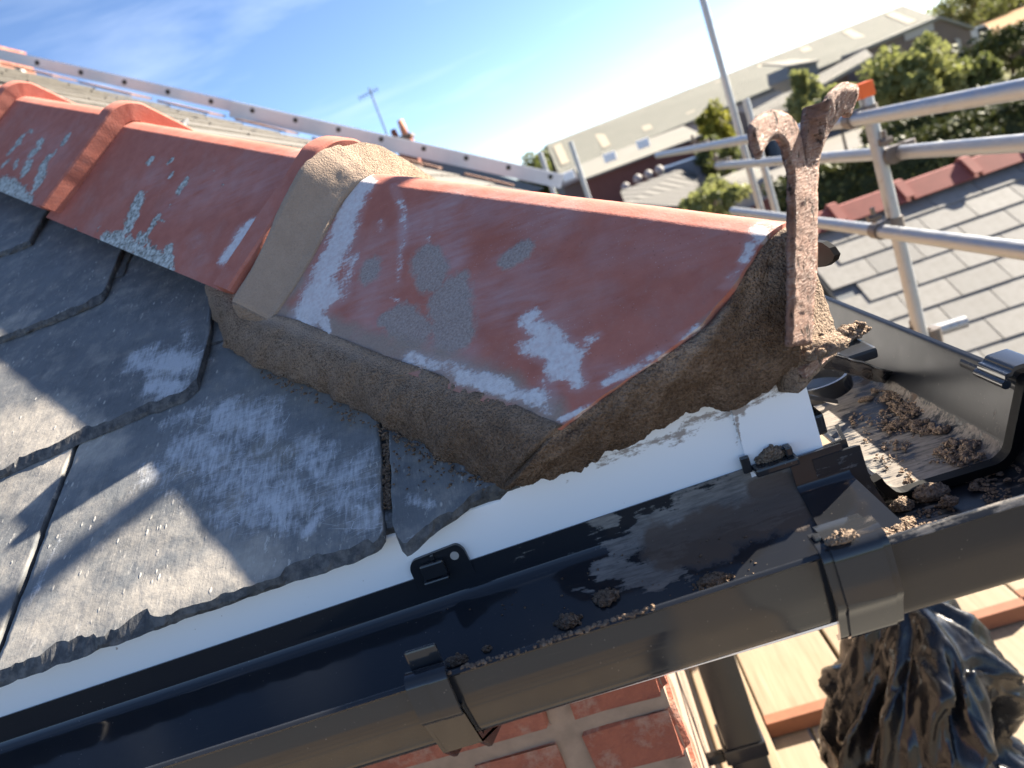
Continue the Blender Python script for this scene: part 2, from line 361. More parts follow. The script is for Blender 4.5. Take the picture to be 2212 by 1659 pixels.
def make_galv():
    t = NT('galvanised_steel'); n = t.noise(30, 5); s = t.noise(1.0, 4, .6, t.map((60, 9, 60)))
    col = t.mix(n, (.30, .31, .32), (.46, .465, .47)); col = t.mix(t.rng(s, .60, .75, 0, .6), col, (.22, .16, .115))
    return t.set(color=col, rough=t.rng(n, .3, .7, .38, .58), metal=.8, spec=.5)
M_GALV = make_galv()
def make_wood():
    t = NT('scaffold_board_wood'); rnd = t.objrnd()
    g = t.noise(1.0, 5, .6, t.map((90, 4, 90), loc=(0, 0, 0))); b = t.noise(5, 4)
    col = t.mix(t.rng(g, .3, .7), (.20, .150, .095), (.30, .23, .155)); col = t.mix(t.rng(b, .4, .75, 0, .5), col, (.26, .215, .16))
    col = t.mix(t.rng(rnd, 0, 1, 0, .35), col, (.29, .26, .21))
    kn = t.rng(t.voro(7, t.map((1, .35, 1))), .09, .05); col = t.mix(t.math('MULTIPLY', kn, .7), col, (.17, .09, .045))
    return t.set(color=col, rough=.75, spec=.25, normal=t.bump(g, .4, .002))
M_WOOD = make_wood()
def make_brick():
    t = NT('red_brick'); rnd = t.objrnd(); m = t.noise(40, 6, .65); f = t.noise(300, 3)
    col = t.mix(rnd, (.25, .082, .052), (.34, .145, .10)); col = t.mix(t.rng(m, .35, .7), col, (.20, .07, .05))
    lime = t.rng(t.noise(22, 7, .72), .50, .66); col = t.mix(t.math('MULTIPLY', lime, .75), col, (.33, .25, .20))
    return t.set(color=col, rough=.9, spec=.15, normal=t.bump(t.math('ADD', m, t.math('MULTIPLY', f, .4)), .8, .004))
M_BRICK = make_brick()
M_JOINT = m_plain('lime_joint', (.25, .185, .14), .95, 0, .45, 45)
def make_leaf(name, a, b, through=.42):
    t = NT(name); n = t.noise(3.0, 3); f = t.attr('tint')
    col = t.mix(f, a, b); col = t.mix(t.rng(n, .35, .7, 0, .5), col, tuple(x*.6 for x in a))
    t.set(color=col, rough=.6, spec=.3)
    tr = t.t.nodes.new('ShaderNodeBsdfTranslucent'); t._set(tr.inputs['Color'], t.mix(.35, col, (.26, .28, .06)))
    ms = t.t.nodes.new('ShaderNodeMixShader'); ms.inputs[0].default_value = through
    t.t.links.new(t.b.outputs[0], ms.inputs[1]); t.t.links.new(tr.outputs[0], ms.inputs[2]); t.t.links.new(ms.outputs[0], t.out.inputs['Surface'])
    return t.m
M_LEAF = make_leaf('leaf_green', (.18, .20, .07), (.38, .37, .16))
M_LEAFY = make_leaf('leaf_yellow', (.12, .13, .02), (.36, .32, .04))
M_LEAFD = make_leaf('leaf_dark', (.06, .08, .03), (.16, .18, .07))
M_LEAFH = make_leaf('leaf_hedge', (.025, .036, .012), (.13, .135, .035), .06)
M_BARK = m_plain('bark', (.09, .065, .045), .9, 0, .3, 20)
M_CORR = m_plain('fibre_cement_sheet', (.30, .30, .25), .85, 0, .12, 0.4)
M_CORR2 = m_plain('pale_cement_sheet', (.22, .21, .18), .85, 0, .12, 0.5)
M_SKYL = m_plain('cream_rooflight', (.40, .345, .25), .5, 0, .08, 1)
M_REDWALL = m_plain('dark_red_brickwork', (.15, .060, .048), .9, 0, .2, 2)
M_BROWNWALL = m_plain('brown_brickwork', (.17, .13, .11), .9, 0, .2, 1)
M_PALE = m_plain('pale_render', (.40, .37, .34), .8, 0, .08, 2)
M_GREY = m_plain('grey_cladding', (.11, .12, .13), .6, 0, .1, 2)
M_ALU = m_plain('ladder_aluminium', (.62, .63, .65), .5, .25, .08, 30)
M_DARKHOLE = m_plain('dark_socket', (.05, .05, .045), .8, 0, .2, 50)
M_ORANGE = m_plain('orange_plastic', (.75, .13, .02), .4, 0, .1, 30)
M_OXIDE = m_plain('orange_steel_band', (.21, .085, .045), .7, 0, .3, 40)

# ================================================================== THE HOUSE: eaves corner of a hipped slate roof
XC, YB = 0.1217, 0.4716                       # outer corner of the fascia in plan
TH = math.radians(30); NS = V(0, -math.sin(TH), math.cos(TH)); E0 = V(-0.2981, 0.4516, -0.1873); DS = NS@E0
SL = V(0, math.cos(TH), math.sin(TH))         # up the front slope
PS = (NS, DS)
house = thing('house', 'slate-roofed brick house corner with terracotta hip tiles and white fascia', 'house', (-0.03, 0.62, -4.6))

def slope_pt(x, s, h): return V(x, E0[1], E0[2]) + SL*s + NS*h
def to_xs(q):
    p = on(q, NS, DS); return p[0], (p-E0)@SL

roof = MB(); roof.prism([slope_pt(-2.2, .02, -.016), slope_pt(-.16, .02, -.016), slope_pt(-.16-1.6*math.cos(TH)*1.0, 1.62, -.016), slope_pt(-2.2, 1.62, -.016)], -NS*.02)
roof = roof.build('roof_slope', m_plain('roof_boarding', (.06, .05, .045), .9), house)
roof['label'] = 'front roof slope laid with blue-grey slates'

W_SL = [(300, 770, 400, 785, 34, .95), (330, 830, 380, 840, 26, .9), (330, 800, 420, 770, 26, .7), (390, 690, 410, 740, 16, .45),
        (470, 890, 560, 900, 55, .8), (400, 960, 520, 1010, 60, .72), (520, 1010, 640, 1090, 60, .75), (640, 960, 770, 1050, 50, .62), (690, 1080, 790, 1120, 42, .6),
        (440, 1050, 560, 1110, 50, .6), (330, 1010, 420, 1000, 45, .5), (360, 900, 430, 880, 28, .6), (660, 1150, 690, 1100, 14, 1), (790, 980, 800, 1050, 30, .5), (600, 890, 580, 940, 30, .55),
        (880, 1075, 930, 1090, 12, .7), (890, 1160, 900, 1175, 10, .6), (60, 1300, 130, 1150, 10, .5), (250, 1060, 420, 1060, 12, .4), (812, 1100, 822, 1140, 6, .8)]
T_SL = [(560, 800, 800, 900, 60, .55), (560, 960, 610, 980, 35, .9), (470, 980, 500, 970, 18, .6), (860, 960, 980, 1030, 40, .45), (350, 800, 385, 795, 10, .8), (460, 830, 560, 860, 40, .5)]
DUST_LIT_SL = [(0, 1400, 300, 1290, 60, .6), (300, 1290, 560, 1210, 60, .75), (200, 1200, 480, 1130, 80, .45), (0, 930, 180, 960, 60, .85), (100, 880, 220, 960, 50, .7), (0, 700, 60, 690, 30, .6), (0, 1050, 60, 1060, 50, .5), (220, 1150, 120, 1350, 60, .5)]  # dust strokes follow the sunlit patches; sun brightness painted into the colour

def slate(x0, x1, sb, st, parent, seed, res=.0033, chips=1.0, right=None, lift=0.0, left_rag=.0015):
    """one slate: sb(x) = lower edge, st = upper edge, (distance up the slope); right(s) trims the right side"""
    nx = max(8, int((x1-x0)/res)); nsv = max(8, int((st-min(sb(x0), sb(x1), sb((x0+x1)/2)))/res))
    xs = np.linspace(x0, x1, nx); vs = np.linspace(0, 1, nsv)
    P = np.zeros((nx, nsv, 3)); Q = np.zeros((nx, nsv, 3))
    for i, x in enumerate(xs):
        b = sb(x)
        rag = fbm([[x*90+seed, 1.3, seed]], 1, 4, .7)[0]*.0045
        ch = chips*(.0040+max(0, fbm([[x*38+seed*3, 9.1, .2]], 1, 3, .55)[0])*.013 + (0.005 if fbm([[x*26, seed, 4.4]], 1, 2)[0] > .08 else 0))
        s_top = b+rag+ch; s_bot = b+rag*.6
        for j, v in enumerate(vs):
            s1 = s_top+(st-s_top)*v; s2 = s_bot+(st-s_bot)*v
            fx = (x-x0)/(x1-x0)
            e = left_rag*fbm([[s1*80, seed*1.7, 2.0]], 1, 3)[0] if (fx < .1 or fx > .9) else 0.0
            xr = x1 if right is None else right(s1)
            xx = x0+(xr-x0)*fx+e*(1 if fx < .1 or fx > .9 else 0)
            P[i, j] = slope_pt(xx, s1, lift - .03*s1 + .03*b)
            Q[i, j] = slope_pt(xx, s2, lift - .0062 - .03*s2 + .03*b)
    Pf = P.reshape(-1, 3)
    hn = fbm(Pf, 28, 4, .5, seed)*.0009+fbm(Pf, 140, 3, .5, seed+3)*.00035
    Pf = Pf+NS*hn[:, None]
    Qf = Q.reshape(-1, 3); n = nx*nsv
    # chipped lower face gets one ragged middle row
    faces = grid_faces(nx, nsv)
    mid = []; base = 2*n; rim = 2*n+nx
    for i in range(nx):
        m = Pf[i*nsv]*.45+Qf[i*nsv]*.55+SL*(fbm([[xs[i]*130, seed, 5.5]], 1, 3, .6)[0]*.003-.001)+NS*(fbm([[xs[i]*150, seed, 8.5]], 1, 3, .6)[0]*.0012); mid.append(m)
    for i in range(nx-1):
        faces.append((rim+i, base+i, base+i+1, rim+i+1)[::-1]); faces.append((base+i, n+i*nsv, n+(i+1)*nsv, base+i+1)[::-1])
    for j in range(nsv-1):
        faces.append((j, j+1, n+j+1, n+j)); a = (nx-1)*nsv
        faces.append((a+j, n+a+j, n+a+j+1, a+j+1))
    A = np.vstack([Pf, Qf, np.array(mid), Pf.reshape(nx, nsv, 3)[:, 0]]); edge = np.zeros(len(A)); edge[n:] = 1
    w = strokes(A, PS, W_SL); tn = strokes(A, PS, T_SL); d = strokes(A, PS, DUST_LIT_SL)
    for a in (w, tn, d): a[n:] = 0
    d = np.maximum(d, .24)
    d[n:] = 0.0
    o = mesh_obj('slate', A, faces, M_SLATE, parent, True, {'white': w, 'tan': tn, 'dust_lit': d, 'edge': edge})
    ng = (nx-1)*(nsv-1)
    o.data.polygons.foreach_set('use_smooth', [i < ng for i in range(len(o.data.polygons))])
    return o

def poly_sb(pts):
    """lower edge through surveyed pixels -> function of x"""
    xs_ = [to_xs(q) for q in pts]; xx = [a for a, b in xs_]; ss = [b for a, b in xs_]
    return (lambda x: float(np.interp(x, xx, ss))), xx
G = .2
# course at the eaves
sb0, xx0 = poly_sb([(0, 1472), (200, 1397), (434, 1314), (620, 1250), (757, 1205), (800, 1186), (818, 1176), (826, 1160)])
slate(-.459, xx0[-1], sb0, .36, roof, 1.0)
slate(-.80, -.466, lambda x: -.004, .36, roof, 2.0, chips=.6)
sb0b, xb = poly_sb([(850, 1150), (857, 1172), (874, 1190), (905, 1172), (960, 1130), (1010, 1100), (1060, 1068), (1092, 1050)])
slate(xb[0], xb[-1]+.03, sb0b, .16, roof, 3.0, chips=.5, right=lambda s: xb[-1]+.01-max(0, s-.02)*.55)
slate(xx0[-1]-.1, xb[0]+.09, lambda x: .018, .36, roof, 3.5, chips=.2, lift=-.0075, res=.008)
# second course
sb1, xx1 = poly_sb([(0, 1022), (150, 957), (308, 889), (393, 858), (421, 834), (445, 749)])
slate(xx1[0]-.22, xx1[-1], sb1, .62, roof, 4.0, right=lambda s: xx1[-1] - max(0, s-.32)*.15)
slate(-.36, -.12, lambda x: .1, .5, roof, 4.5, chips=.2, lift=-.0068, res=.008)
# third
sb2, xx2 = poly_sb([(0, 732), (110, 690), (212, 646), (236, 612), (253, 554)])
slate(xx2[0]-.3, xx2[-1], sb2, .82, roof, 5.0)
slate(-.56, -.30, lambda x: .30, .7, roof, 5.5, chips=.2, lift=-.0068, res=.008)
# fourth and fifth, mostly outside the view
sb3, xx3 = poly_sb([(0, 547), (40, 533), (66, 522), (79, 505), (92, 468)])
slate(xx3[0]-.3, xx3[-1], sb3, 1.05, roof, 6.0, res=.006)
slate(-.76, -.48, lambda x: .50, .95, roof, 6.5, chips=.2, lift=-.0068, res=.008)
for k in range(4, 7):
    xr = -.16-.2*k*.866*1.0
    slate(xr-.42, xr-.06, lambda x, k=k: .2*k+.005, .2*k+.4, roof, 7.0+k, res=.012)
for k in range(0, 6): slate(-1.45+.0*k, -1.02-.02*(k % 2), lambda x, k=k: .2*k, .2*k+.4, roof, 20.0+k, res=.02); 
for k in range(0, 3): slate(-1.02, -.803, lambda x, k=k: .2*k, .2*k+.4, roof, 30.0+k, res=.012)

HD = XC+YB
# side slope (faces +X): seen edge-on behind the hip
TH2 = math.radians(33); N2 = V(math.sin(TH2), 0, math.cos(TH2)); S2 = V(-math.cos(TH2), 0, math.sin(TH2)); E2 = V(.155, .47, -.198)
def side_pt(y, s, h): return E2+V(0, y-.47, 0)+S2*s+N2*h
YF = 4.35
m = MB(); m.prism([side_pt(.62, .03, -.014), side_pt(YF, .03, -.014), side_pt(YF, 4.3, -.014), side_pt(4.26, 4.3, -.014), side_pt(1.14, .62, -.014)], -N2*.02)
roof2 = m.build('roof_slope', M_DARKHOLE, house); roof2['label'] = 'side roof slope beyond the hip'
m = MB()
M_SLATE2 = m_plain('weathered_slate', (.13, .12, .105), .8, 0, .45, 25)
for k in range(22):
    y = HD-(E2[0]-math.cos(TH2)*k*.2)+.40
    while y < YF:
        y1 = min(y+.3, YF+.02*random.random()); j = random.uniform(-.004, .004)
        m.prism([side_pt(y+.003, k*.2+j, .0), side_pt(y1-.003, k*.2+j, .0), side_pt(y1-.003, k*.2+.3, -.012), side_pt(y+.003, k*.2+.3, -.012)], N2*.007)
        y = y1
o = m.build('slate_courses', M_SLATE2, roof2, kind='stuff')

# ---- hip tiles
HD = XC+YB                                    # hip stands over the line x + y = HD
def hip_pt(x, z): return V(x, HD-x, z)
PHI = math.radians(38); PN = V(-1, -1, 0)/math.sqrt(2); FL = .165
A4 = hip_pt(.1323, -.0713); A3 = hip_pt(-.1417, .0601)
HC = unit(A3-A4)
TPV = np.arange(0, .19, .0005)
TPT = np.radians(np.interp(TPV, [0, .003, .006, .0125, .0145, .2], [0, 9, 14, 16, 38, 38]))
TPQ = np.concatenate([[0], np.cumsum(np.cos(TPT[:-1])*.0005)]); TPD = np.concatenate([[0], np.cumsum(np.sin(TPT[:-1])*.0005)])
# how far the flank plane lies below the plane through the crown line, along the flank normal
TOFF = (TPQ[-1]*math.sin(math.radians(38)) - TPD[-1]*math.cos(math.radians(38)))
TPD = TPD + (TOFF-.002)/math.cos(math.radians(38)); TOFF = .002
class Tile:
    def __init__(s, p_low, d):
        s.a = np.array(p_low, float); s.h = unit(d); s.m = np.cross(s.h, PN); s.m *= np.sign(s.m[2])
    def pt(s, u, v, h=0.0):
        """u along the hip, v across (negative = side towards us), h out from the surface"""
        i = min(len(TPV)-1, int(abs(v)/.0005)); sg = -1 if v < 0 else 1
        th_ = TPT[i]
        return s.a+s.h*u - PN*(sg*TPQ[i]) - s.m*TPD[i] + (s.m*math.cos(th_) - PN*(sg*math.sin(th_)))*h
    def plane(s):
        e = PN*math.cos(PHI)-s.m*math.sin(PHI); n = unit(np.cross(s.h, e)); n *= np.sign(n[2]); return (n, n@s.a+TOFF)
def hip_tile(T, length, collar, cut=None, stains=None, seed=0, res=.004, label=None, th=.014):
    nu = int(length/res); vv = np.concatenate([np.linspace(-FL, -.03, int(.135/res)), np.linspace(-.026, .026, 53), np.linspace(.03, FL, int(.135/res))]); nv = len(vv)
    us = np.linspace(0, 1, nu)
    if collar: us = np.unique(np.concatenate([us, np.array([0, .002, .024, .026, .0275, .0315, .033, .036])/length]))
    nu = len(us)
    O = np.zeros((nu, nv, 3)); I = np.zeros((nu, nv, 3))
    U0 = [(np.interp(abs(v), [0, .045, .078, .165], [0, .0066, .0151, .0717]) + .002*fbm([[v*60, 3.3, seed]], 1, 3)[0]) if cut else .0012*fbm([[v*40, 3.3, seed]], 1, 3)[0] for v in vv]
    for i, t in enumerate(us):
        for j, v in enumerate(vv):
            u0_ = U0[j]
            u = u0_+(length-u0_)*t
            hh = 0.0
            if collar: hh = np.interp(u-u0_, [0, .002, .026, .033, 1], [collar-.002, collar, collar, 0, 0])
            O[i, j] = T.pt(u, v, hh); I[i, j] = T.pt(u, v*.97, min(hh-th, -.0095))
    Of = O.reshape(-1, 3); If = I.reshape(-1, 3)
    Of = Of+np.array(T.plane()[0])*(fbm(Of, 14, 3, .5, seed)*.0010+fbm(Of, 120, 3, .5, seed)*.00025)[:, None]
    n = nu*nv; F_ = grid_faces(nu, nv, 0, True)+grid_faces(nu, nv, n)
    for j in range(nv-1):
        F_.append((j, j+1, n+j+1, n+j)); b = (nu-1)*nv; F_.append((b+j+1, b+j, n+b+j, n+b+j+1))
    for i in range(nu-1):
        F_.append((i*nv, n+i*nv, n+(i+1)*nv, (i+1)*nv)); b = nv-1; F_.append((i*nv+b, (i+1)*nv+b, n+(i+1)*nv+b, n+i*nv+b))
    A = np.vstack([Of, If]); at = {}
    near = np.tile(vv < .02, nu)
    for k in ('white', 'grey', 'film', 'smear', 'lichen'):
        a = np.zeros(2*n)
        if stains and k in stains: a[:n] = strokes(Of, T.plane(), stains[k])*near
        at[k] = a
    at['film'][:n] = np.maximum(at['film'][:n], .06)
    o = mesh_obj('hip_tile', A, F_, M_TERRA, house, True, at)
    bm = bmesh.new(); bm.from_mesh(o.data)
    for e in bm.edges:
        if len(e.link_faces) == 2 and e.calc_face_angle(0) > .55: e.smooth = False
    bm.to_mesh(o.data); bm.free()
    if label: o['label'] = label
    return o

TC_ = Tile(A4, HC)
ST_C = {'white': [(775, 385, 790, 405, 24, 1), (765, 420, 735, 520, 38, 1), (735, 520, 690, 610, 42, 1), (690, 610, 670, 680, 42, 1.0), (650, 680, 715, 640, 34, 1), (700, 690, 706, 718, 12, .9), (760, 560, 740, 640, 22, .6),
                  (850, 400, 870, 450, 12, .45), (870, 450, 870, 530, 12, .55), (865, 530, 860, 610, 8, .5), (820, 480, 825, 495, 10, .4), (845, 640, 860, 650, 6, .4),
                  (1140, 690, 1190, 730, 26, .9), (1170, 740, 1230, 770, 34, 1.0), (1200, 760, 1200, 800, 26, .95), (1230, 790, 1250, 825, 20, .9), (1125, 745, 1140, 760, 14, .75), (1260, 740, 1290, 725, 14, .55), (1180, 820, 1190, 860, 18, .6),
                  (880, 770, 1000, 800, 18, .75), (1000, 810, 1100, 840, 22, .95), (1100, 845, 1170, 860, 18, .9), (1160, 870, 1190, 890, 10, .7),
                  (1330, 810, 1400, 790, 18, .75), (1390, 780, 1430, 760, 16, .6), (1470, 730, 1510, 710, 14, .7), (1300, 830, 1340, 812, 10, .85), (1215, 905, 1260, 885, 10, .75), (1265, 880, 1280, 872, 8, .6),
                  (1650, 462, 1668, 470, 22, 1.0), (1640, 490, 1645, 510, 22, 1.0), (1620, 530, 1610, 560, 14, .95), (1575, 600, 1600, 580, 10, .6), (1560, 620, 1590, 610, 10, .5), (930, 470, 920, 520, 14, .4), (985, 410, 990, 420, 8, .3)],
        'grey': [(800, 580, 800, 590, 30, .8), (920, 560, 935, 600, 40, .9), (970, 640, 980, 720, 52, .95), (860, 690, 900, 720, 40, .9), (830, 690, 850, 690, 20, .8), (1100, 560, 1130, 540, 26, .95), (990, 610, 1000, 600, 20, .7)],
        'film': [(900, 480, 960, 460, 50, 1.0), (960, 470, 980, 560, 40, .9), (800, 560, 800, 680, 60, .8), (700, 720, 1000, 760, 40, .8), (1000, 640, 1200, 680, 60, .75), (1000, 440, 1200, 470, 50, .7), (1080, 560, 1300, 640, 40, .5), (1300, 560, 1330, 500, 40, .45), (1400, 540, 1500, 540, 50, .4), (1150, 850, 1300, 800, 30, .6), (1400, 480, 1600, 500, 30, .4), (640, 690, 760, 740, 30, 1)],
        'smear': [(570, 690, 640, 610, 30, 1), (640, 600, 735, 410, 24, .95), (590, 672, 780, 735, 30, 1), (780, 738, 900, 768, 34, 1), (900, 772, 1100, 842, 40, 1), (1100, 848, 1195, 892, 34, 1), (1250, 905, 1330, 840, 10, .8), (1340, 835, 1450, 770, 8, .7), (1500, 720, 1560, 660, 14, .8), (1580, 640, 1600, 600, 8, .8)]}
hip_tile(TC_, .45, 0, cut=True, stains=ST_C, seed=1, res=.0035, label='lowest hip tile, red-brown with white lime smears and grey cement patches')
T_B = V(1, -1, 0)
dB = unit(hip_pt(-.4687, .2499)-hip_pt(-.2181, .1138))
pB = hip_pt(-.158, .1138-(.2181-.158)*.5431)
TB_ = Tile(pB, dB)
ST_B = {'lichen': [(327, 345, 322, 350, 10, 1), (372, 343, 368, 348, 8, .9), (400, 392, 388, 410, 11, 1), (370, 375, 368, 380, 8, .8), (300, 430, 275, 495, 20, 1), (290, 470, 270, 500, 16, 1), (340, 470, 330, 485, 12, .95), (322, 500, 310, 515, 12, 1), (160, 498, 165, 505, 8, .8), (225, 515, 300, 540, 20, .95), (300, 540, 360, 575, 18, 1), (360, 540, 365, 590, 16, 1), (300, 510, 320, 530, 14, .8), (350, 475, 355, 480, 6, .7), (215, 490, 210, 500, 6, .7), (480, 400, 483, 402, 6, .7), (370, 440, 368, 446, 6, .6), (240, 510, 280, 520, 14, .8), (463, 369, 465, 370, 4, .6)],
        'white': [(660, 320, 600, 420, 9, .9), (600, 430, 540, 500, 12, .95), (540, 490, 490, 555, 20, 1), (520, 500, 500, 540, 20, .7), (690, 292, 660, 320, 5, .7)],
        'film': [(400, 420, 560, 380, 60, .6), (480, 400, 640, 340, 40, .5), (330, 380, 340, 390, 30, .5), (420, 520, 440, 560, 20, .4)],
        'smear': [(700, 285, 620, 410, 7, .8), (620, 420, 500, 560, 9, .9)]}
hip_tile(TB_, .50, .017, stains=ST_B, seed=2, label='middle hip tile, terracotta red with white lichen along its lower edge')
dA = unit(V(-1, 1, .546)); TA_ = Tile(hip_pt(-.463, .2543+.012-.0137*.546), dA)
ST_A = {'lichen': [(90, 370, 80, 400, 17, 1), (105, 340, 90, 360, 13, 1), (60, 355, 55, 370, 15, 1), (85, 305, 88, 310, 10, 1), (45, 300, 40, 310, 11, 1), (78, 325, 70, 330, 12, 1), (145, 295, 140, 305, 11, .95), (0, 400, 40, 425, 22, 1), (40, 420, 60, 440, 18, .9), (0, 410, 10, 430, 20, 1), (20, 330, 30, 320, 8, .8), (120, 325, 118, 332, 6, .7), (35, 350, 35, 360, 8, .8), (65, 280, 68, 285, 7, .8), (5, 360, 15, 350, 8, .8)],
        'film': [(60, 300, 120, 330, 40, .4)]}
hip_tile(TA_, .47, .014, stains=ST_A, seed=3, label='upper hip tile, terracotta red, its near face spotted with white lichen')
TZ_ = Tile(hip_pt(-.735, .2543+.012-.0137*.546+.272*.546+.010), dA)
hip_tile(TZ_, .44, .014, stains={'lichen': [(0, 250, 5, 255, 15, .8)]}, seed=4, res=.006, label='hip tile at the left edge of the picture, terracotta red')
dZ = TZ_.pt(.40, 0); hip_tile(Tile(dZ+V(0, 0, .014), dA), .44, .019, seed=5, res=.012)

# ---- mortar
def mortar_patch(P, name='mortar', wet=0.0, smooth=0.0, amp=.0025, parent=house, seed=0, label=None, nrm=None, back=.012, fine=.0005):
    """P: grid nu x nv of surface points, roughened along nrm and closed with a back skin"""
    nu, nv = P.shape[:2]; Pf = P.reshape(-1, 3)
    N = np.asarray(nrm, float)
    if N.ndim == 1: N = np.tile(unit(N), (len(Pf), 1))
    else: N = N.reshape(-1, 3)
    d = fbm(Pf, 45, 4, .55, seed)*amp+np.clip(fbm(Pf, 260, 3, .6, seed+2), -.6, 1)*fine*1.6
    w = np.broadcast_to(np.asarray(wet, float), (nu, nv)).reshape(-1); sm = np.broadcast_to(np.asarray(smooth, float), (nu, nv)).reshape(-1)
    d = d*(1-.6*sm)
    A = Pf+N*d[:, None]; B = Pf-N*back; n = nu*nv
    # ragged rim
    F_ = grid_faces(nu, nv)+grid_faces(nu, nv, n, True)
    for j in range(nv-1):
        F_.append((j+1, j, n+j, n+j+1)); b = (nu-1)*nv; F_.append((b+j, b+j+1, n+b+j+1, n+b+j))
    for i in range(nu-1):
        F_.append((i*nv, (i+1)*nv, n+(i+1)*nv, n+i*nv)); b = nv-1; F_.append(((i+1)*nv+b, i*nv+b, n+i*nv+b, n+(i+1)*nv+b))
    o = mesh_obj(name, np.vstack([A, B]), F_, M_MORTAR, parent, True, {'wet': np.concatenate([w, w]), 'smooth': np.concatenate([sm, sm])})
    bm = bmesh.new(); bm.from_mesh(o.data); bmesh.ops.recalc_face_normals(bm, faces=bm.faces); bm.to_mesh(o.data); bm.free()
    if label: o['label'] = label
    return o
def resample(pts, n):
    pts = np.array(pts, float); L = np.concatenate([[0], np.cumsum(np.linalg.norm(np.diff(pts, axis=0), axis=1))]); t = np.linspace(0, L[-1], n)
    return np.stack([np.interp(t, L, pts[:, k]) for k in range(3)], 1)

# fillet over the joint of the two lower tiles, wrapped over the apex
nu, nv = 40, 170
P = np.zeros((nu, nv, 3)); Nn = np.zeros((nu, nv, 3)); wet = np.zeros((nu, nv)); smo = np.zeros((nu, nv))
for i in range(nu):
    for j in range(nv):
        v0 = -.225+(.225+FL*1.04)*j/(nv-1); v = max(v0, -.160); t = i/(nu-1)
        e = .006*fbm([[v*22, 1, 1]], 1, 3)[0]
        lump = math.exp(-((v-.004)/.022)**2)
        u = .398+e*.6+(.437+e*.5-.398)*t - lump*.004
        hh = np.interp(u, [.394, .402, .412, .422, .430, .436, .442], [.0008, .006, .016, .026, .0325, .0335, .028])
        hh *= (1-.28*math.exp(-(v/.02)**2))*(1.12-.50*abs(v)/FL if v < 0 else 1.0)
        hh += lump*.003*math.sin(min(1, t*1.6)*math.pi)*(.5+fbm([[u*200, v*150, 1]], 1, 3)[0])
        ex = max(0.0, v-v0); rnd_ = .008*(1-math.exp(-ex/.006))
        P[i, j] = TC_.pt(u, v, hh)+unit(V(-.6, -.6, .1))*rnd_-NS*(ex*.95); Nn[i, j] = TC_.pt(u, v, 1.0)-TC_.pt(u, v, 0.0)
        if ex > 0: Nn[i, j] = unit(V(-.6, -.7, .25))
        smo[i, j] = .97*np.clip((.02-v)/.03, 0, 1)*(1 if ex < .006 else .45); wet[i, j] = .12+.3*min(1, ex*25)
mortar_patch(P, 'mortar_fillet', wet, smo, .0014, seed=1, nrm=Nn, back=.006, fine=.0001, label='grey-brown mortar fillet over the joint between the two lower hip tiles')

# bed under the near edge of the lowest tile
nfl = TC_.plane()
top_px = [(470, 575), (520, 625), (575, 676), (640, 690), (740, 732), (830, 768), (930, 802), (1020, 838), (1100, 868), (1180, 905), (1214, 918)]
bot_px = [(455, 650), (468, 705), (488, 748), (545, 790), (640, 826), (740, 872), (820, 914), (900, 962), (985, 1008), (1050, 1046), (1096, 1056)]
nu, nv = 190, 44
topc = resample([on(q, nfl[0], nfl[1]+.0006) for q in top_px], nu)
# let the left end rise onto the collar of the tile above
botc = resample([on(q, NS, DS-.002) for q in bot_px], nu)
P = np.zeros((nu, nv, 3)); wet = np.zeros((nu, nv)); smo = np.zeros((nu, nv))
outn = unit(V(-.45, -.75, .48))
for i in range(nu):
    c = topc[i]
    for j in range(nv):
        t = j/(nv-1); tt = t + .06*fbm([[i*.11, t*3, 4]], 1, 3)[0]*t*(1-t)*4
        b = botc[i]+V(.004*fbm([[i*.21, 5, 1]], 1, 4, .6)[0], -.003*fbm([[i*.17, 9, 1]], 1, 4, .6)[0], 0)
        P[i, j] = c+(b-c)*tt+outn*(.0095*math.sin(math.pi*min(1, t*1.02))**.85)
        wet[i, j] = .40+.45*np.clip((i/nu-.45)*2, 0, 1)-.25*(1-t); smo[i, j] = .85*math.exp(-((t-.12)/.12)**2)*np.clip(1.3-i/nu, 0, 1)+ .5*np.clip(1-i/25, 0, 1)
mortar_patch(P, 'mortar_bed', wet, smo, .0045, seed=2, nrm=outn, label='brown mortar bed under the near edge of the lowest hip tile')

# end filling above the fascia, wet and dark
top_px = [(1196, 928), (1250, 898), (1300, 860), (1380, 800), (1440, 762), (1500, 728), (1545, 690), (1580, 648), (1603, 600), (1625, 560), (1650, 525), (1690, 500), (1716, 492)]
bot_px = [(1086, 1052), (1140, 1046), (1200, 1032), (1270, 1008), (1310, 978), (1350, 962), (1420, 928), (1470, 900), (1520, 884), (1580, 884), (1618, 872), (1650, 850), (1690, 815), (1722, 790)]
nu, nv = 200, 60
topc = resample([on(q, nfl[0], nfl[1]-.004) for q in top_px], nu)
botc = resample([atY(q, .4545) for q in bot_px], nu)
P = np.zeros((nu, nv, 3)); wet = np.zeros((nu, nv))
for i in range(nu):
    for j in range(nv):
        t = j/(nv-1); b = botc[i]+V(0, 0, .0035*fbm([[i*.16, 2, 7]], 1, 4, .65)[0])
        c = topc[i]
        P[i, j] = c+(b-c)*t+V(0, -1, 0)*(.009*math.sin(math.pi*t)**.6-.004*math.exp(-((t-.18)/.07)**2)*(fbm([[i*.06, 3, 3]], 1, 2)[0]+.4))
        wet[i, j] = np.clip(.25+1.1*t+.5*(fbm([[i*.05, t*4, 6]], 1, 3)[0])-.5*np.clip(i/nu-.75, 0, 1)*3*(1-t), 0, 1)
mortar_patch(P, 'mortar_filling', wet, 0, .0050, seed=3, nrm=V(0, -1, 0), back=.02, label='dark wet brown mortar filling the open end of the lowest hip tile')
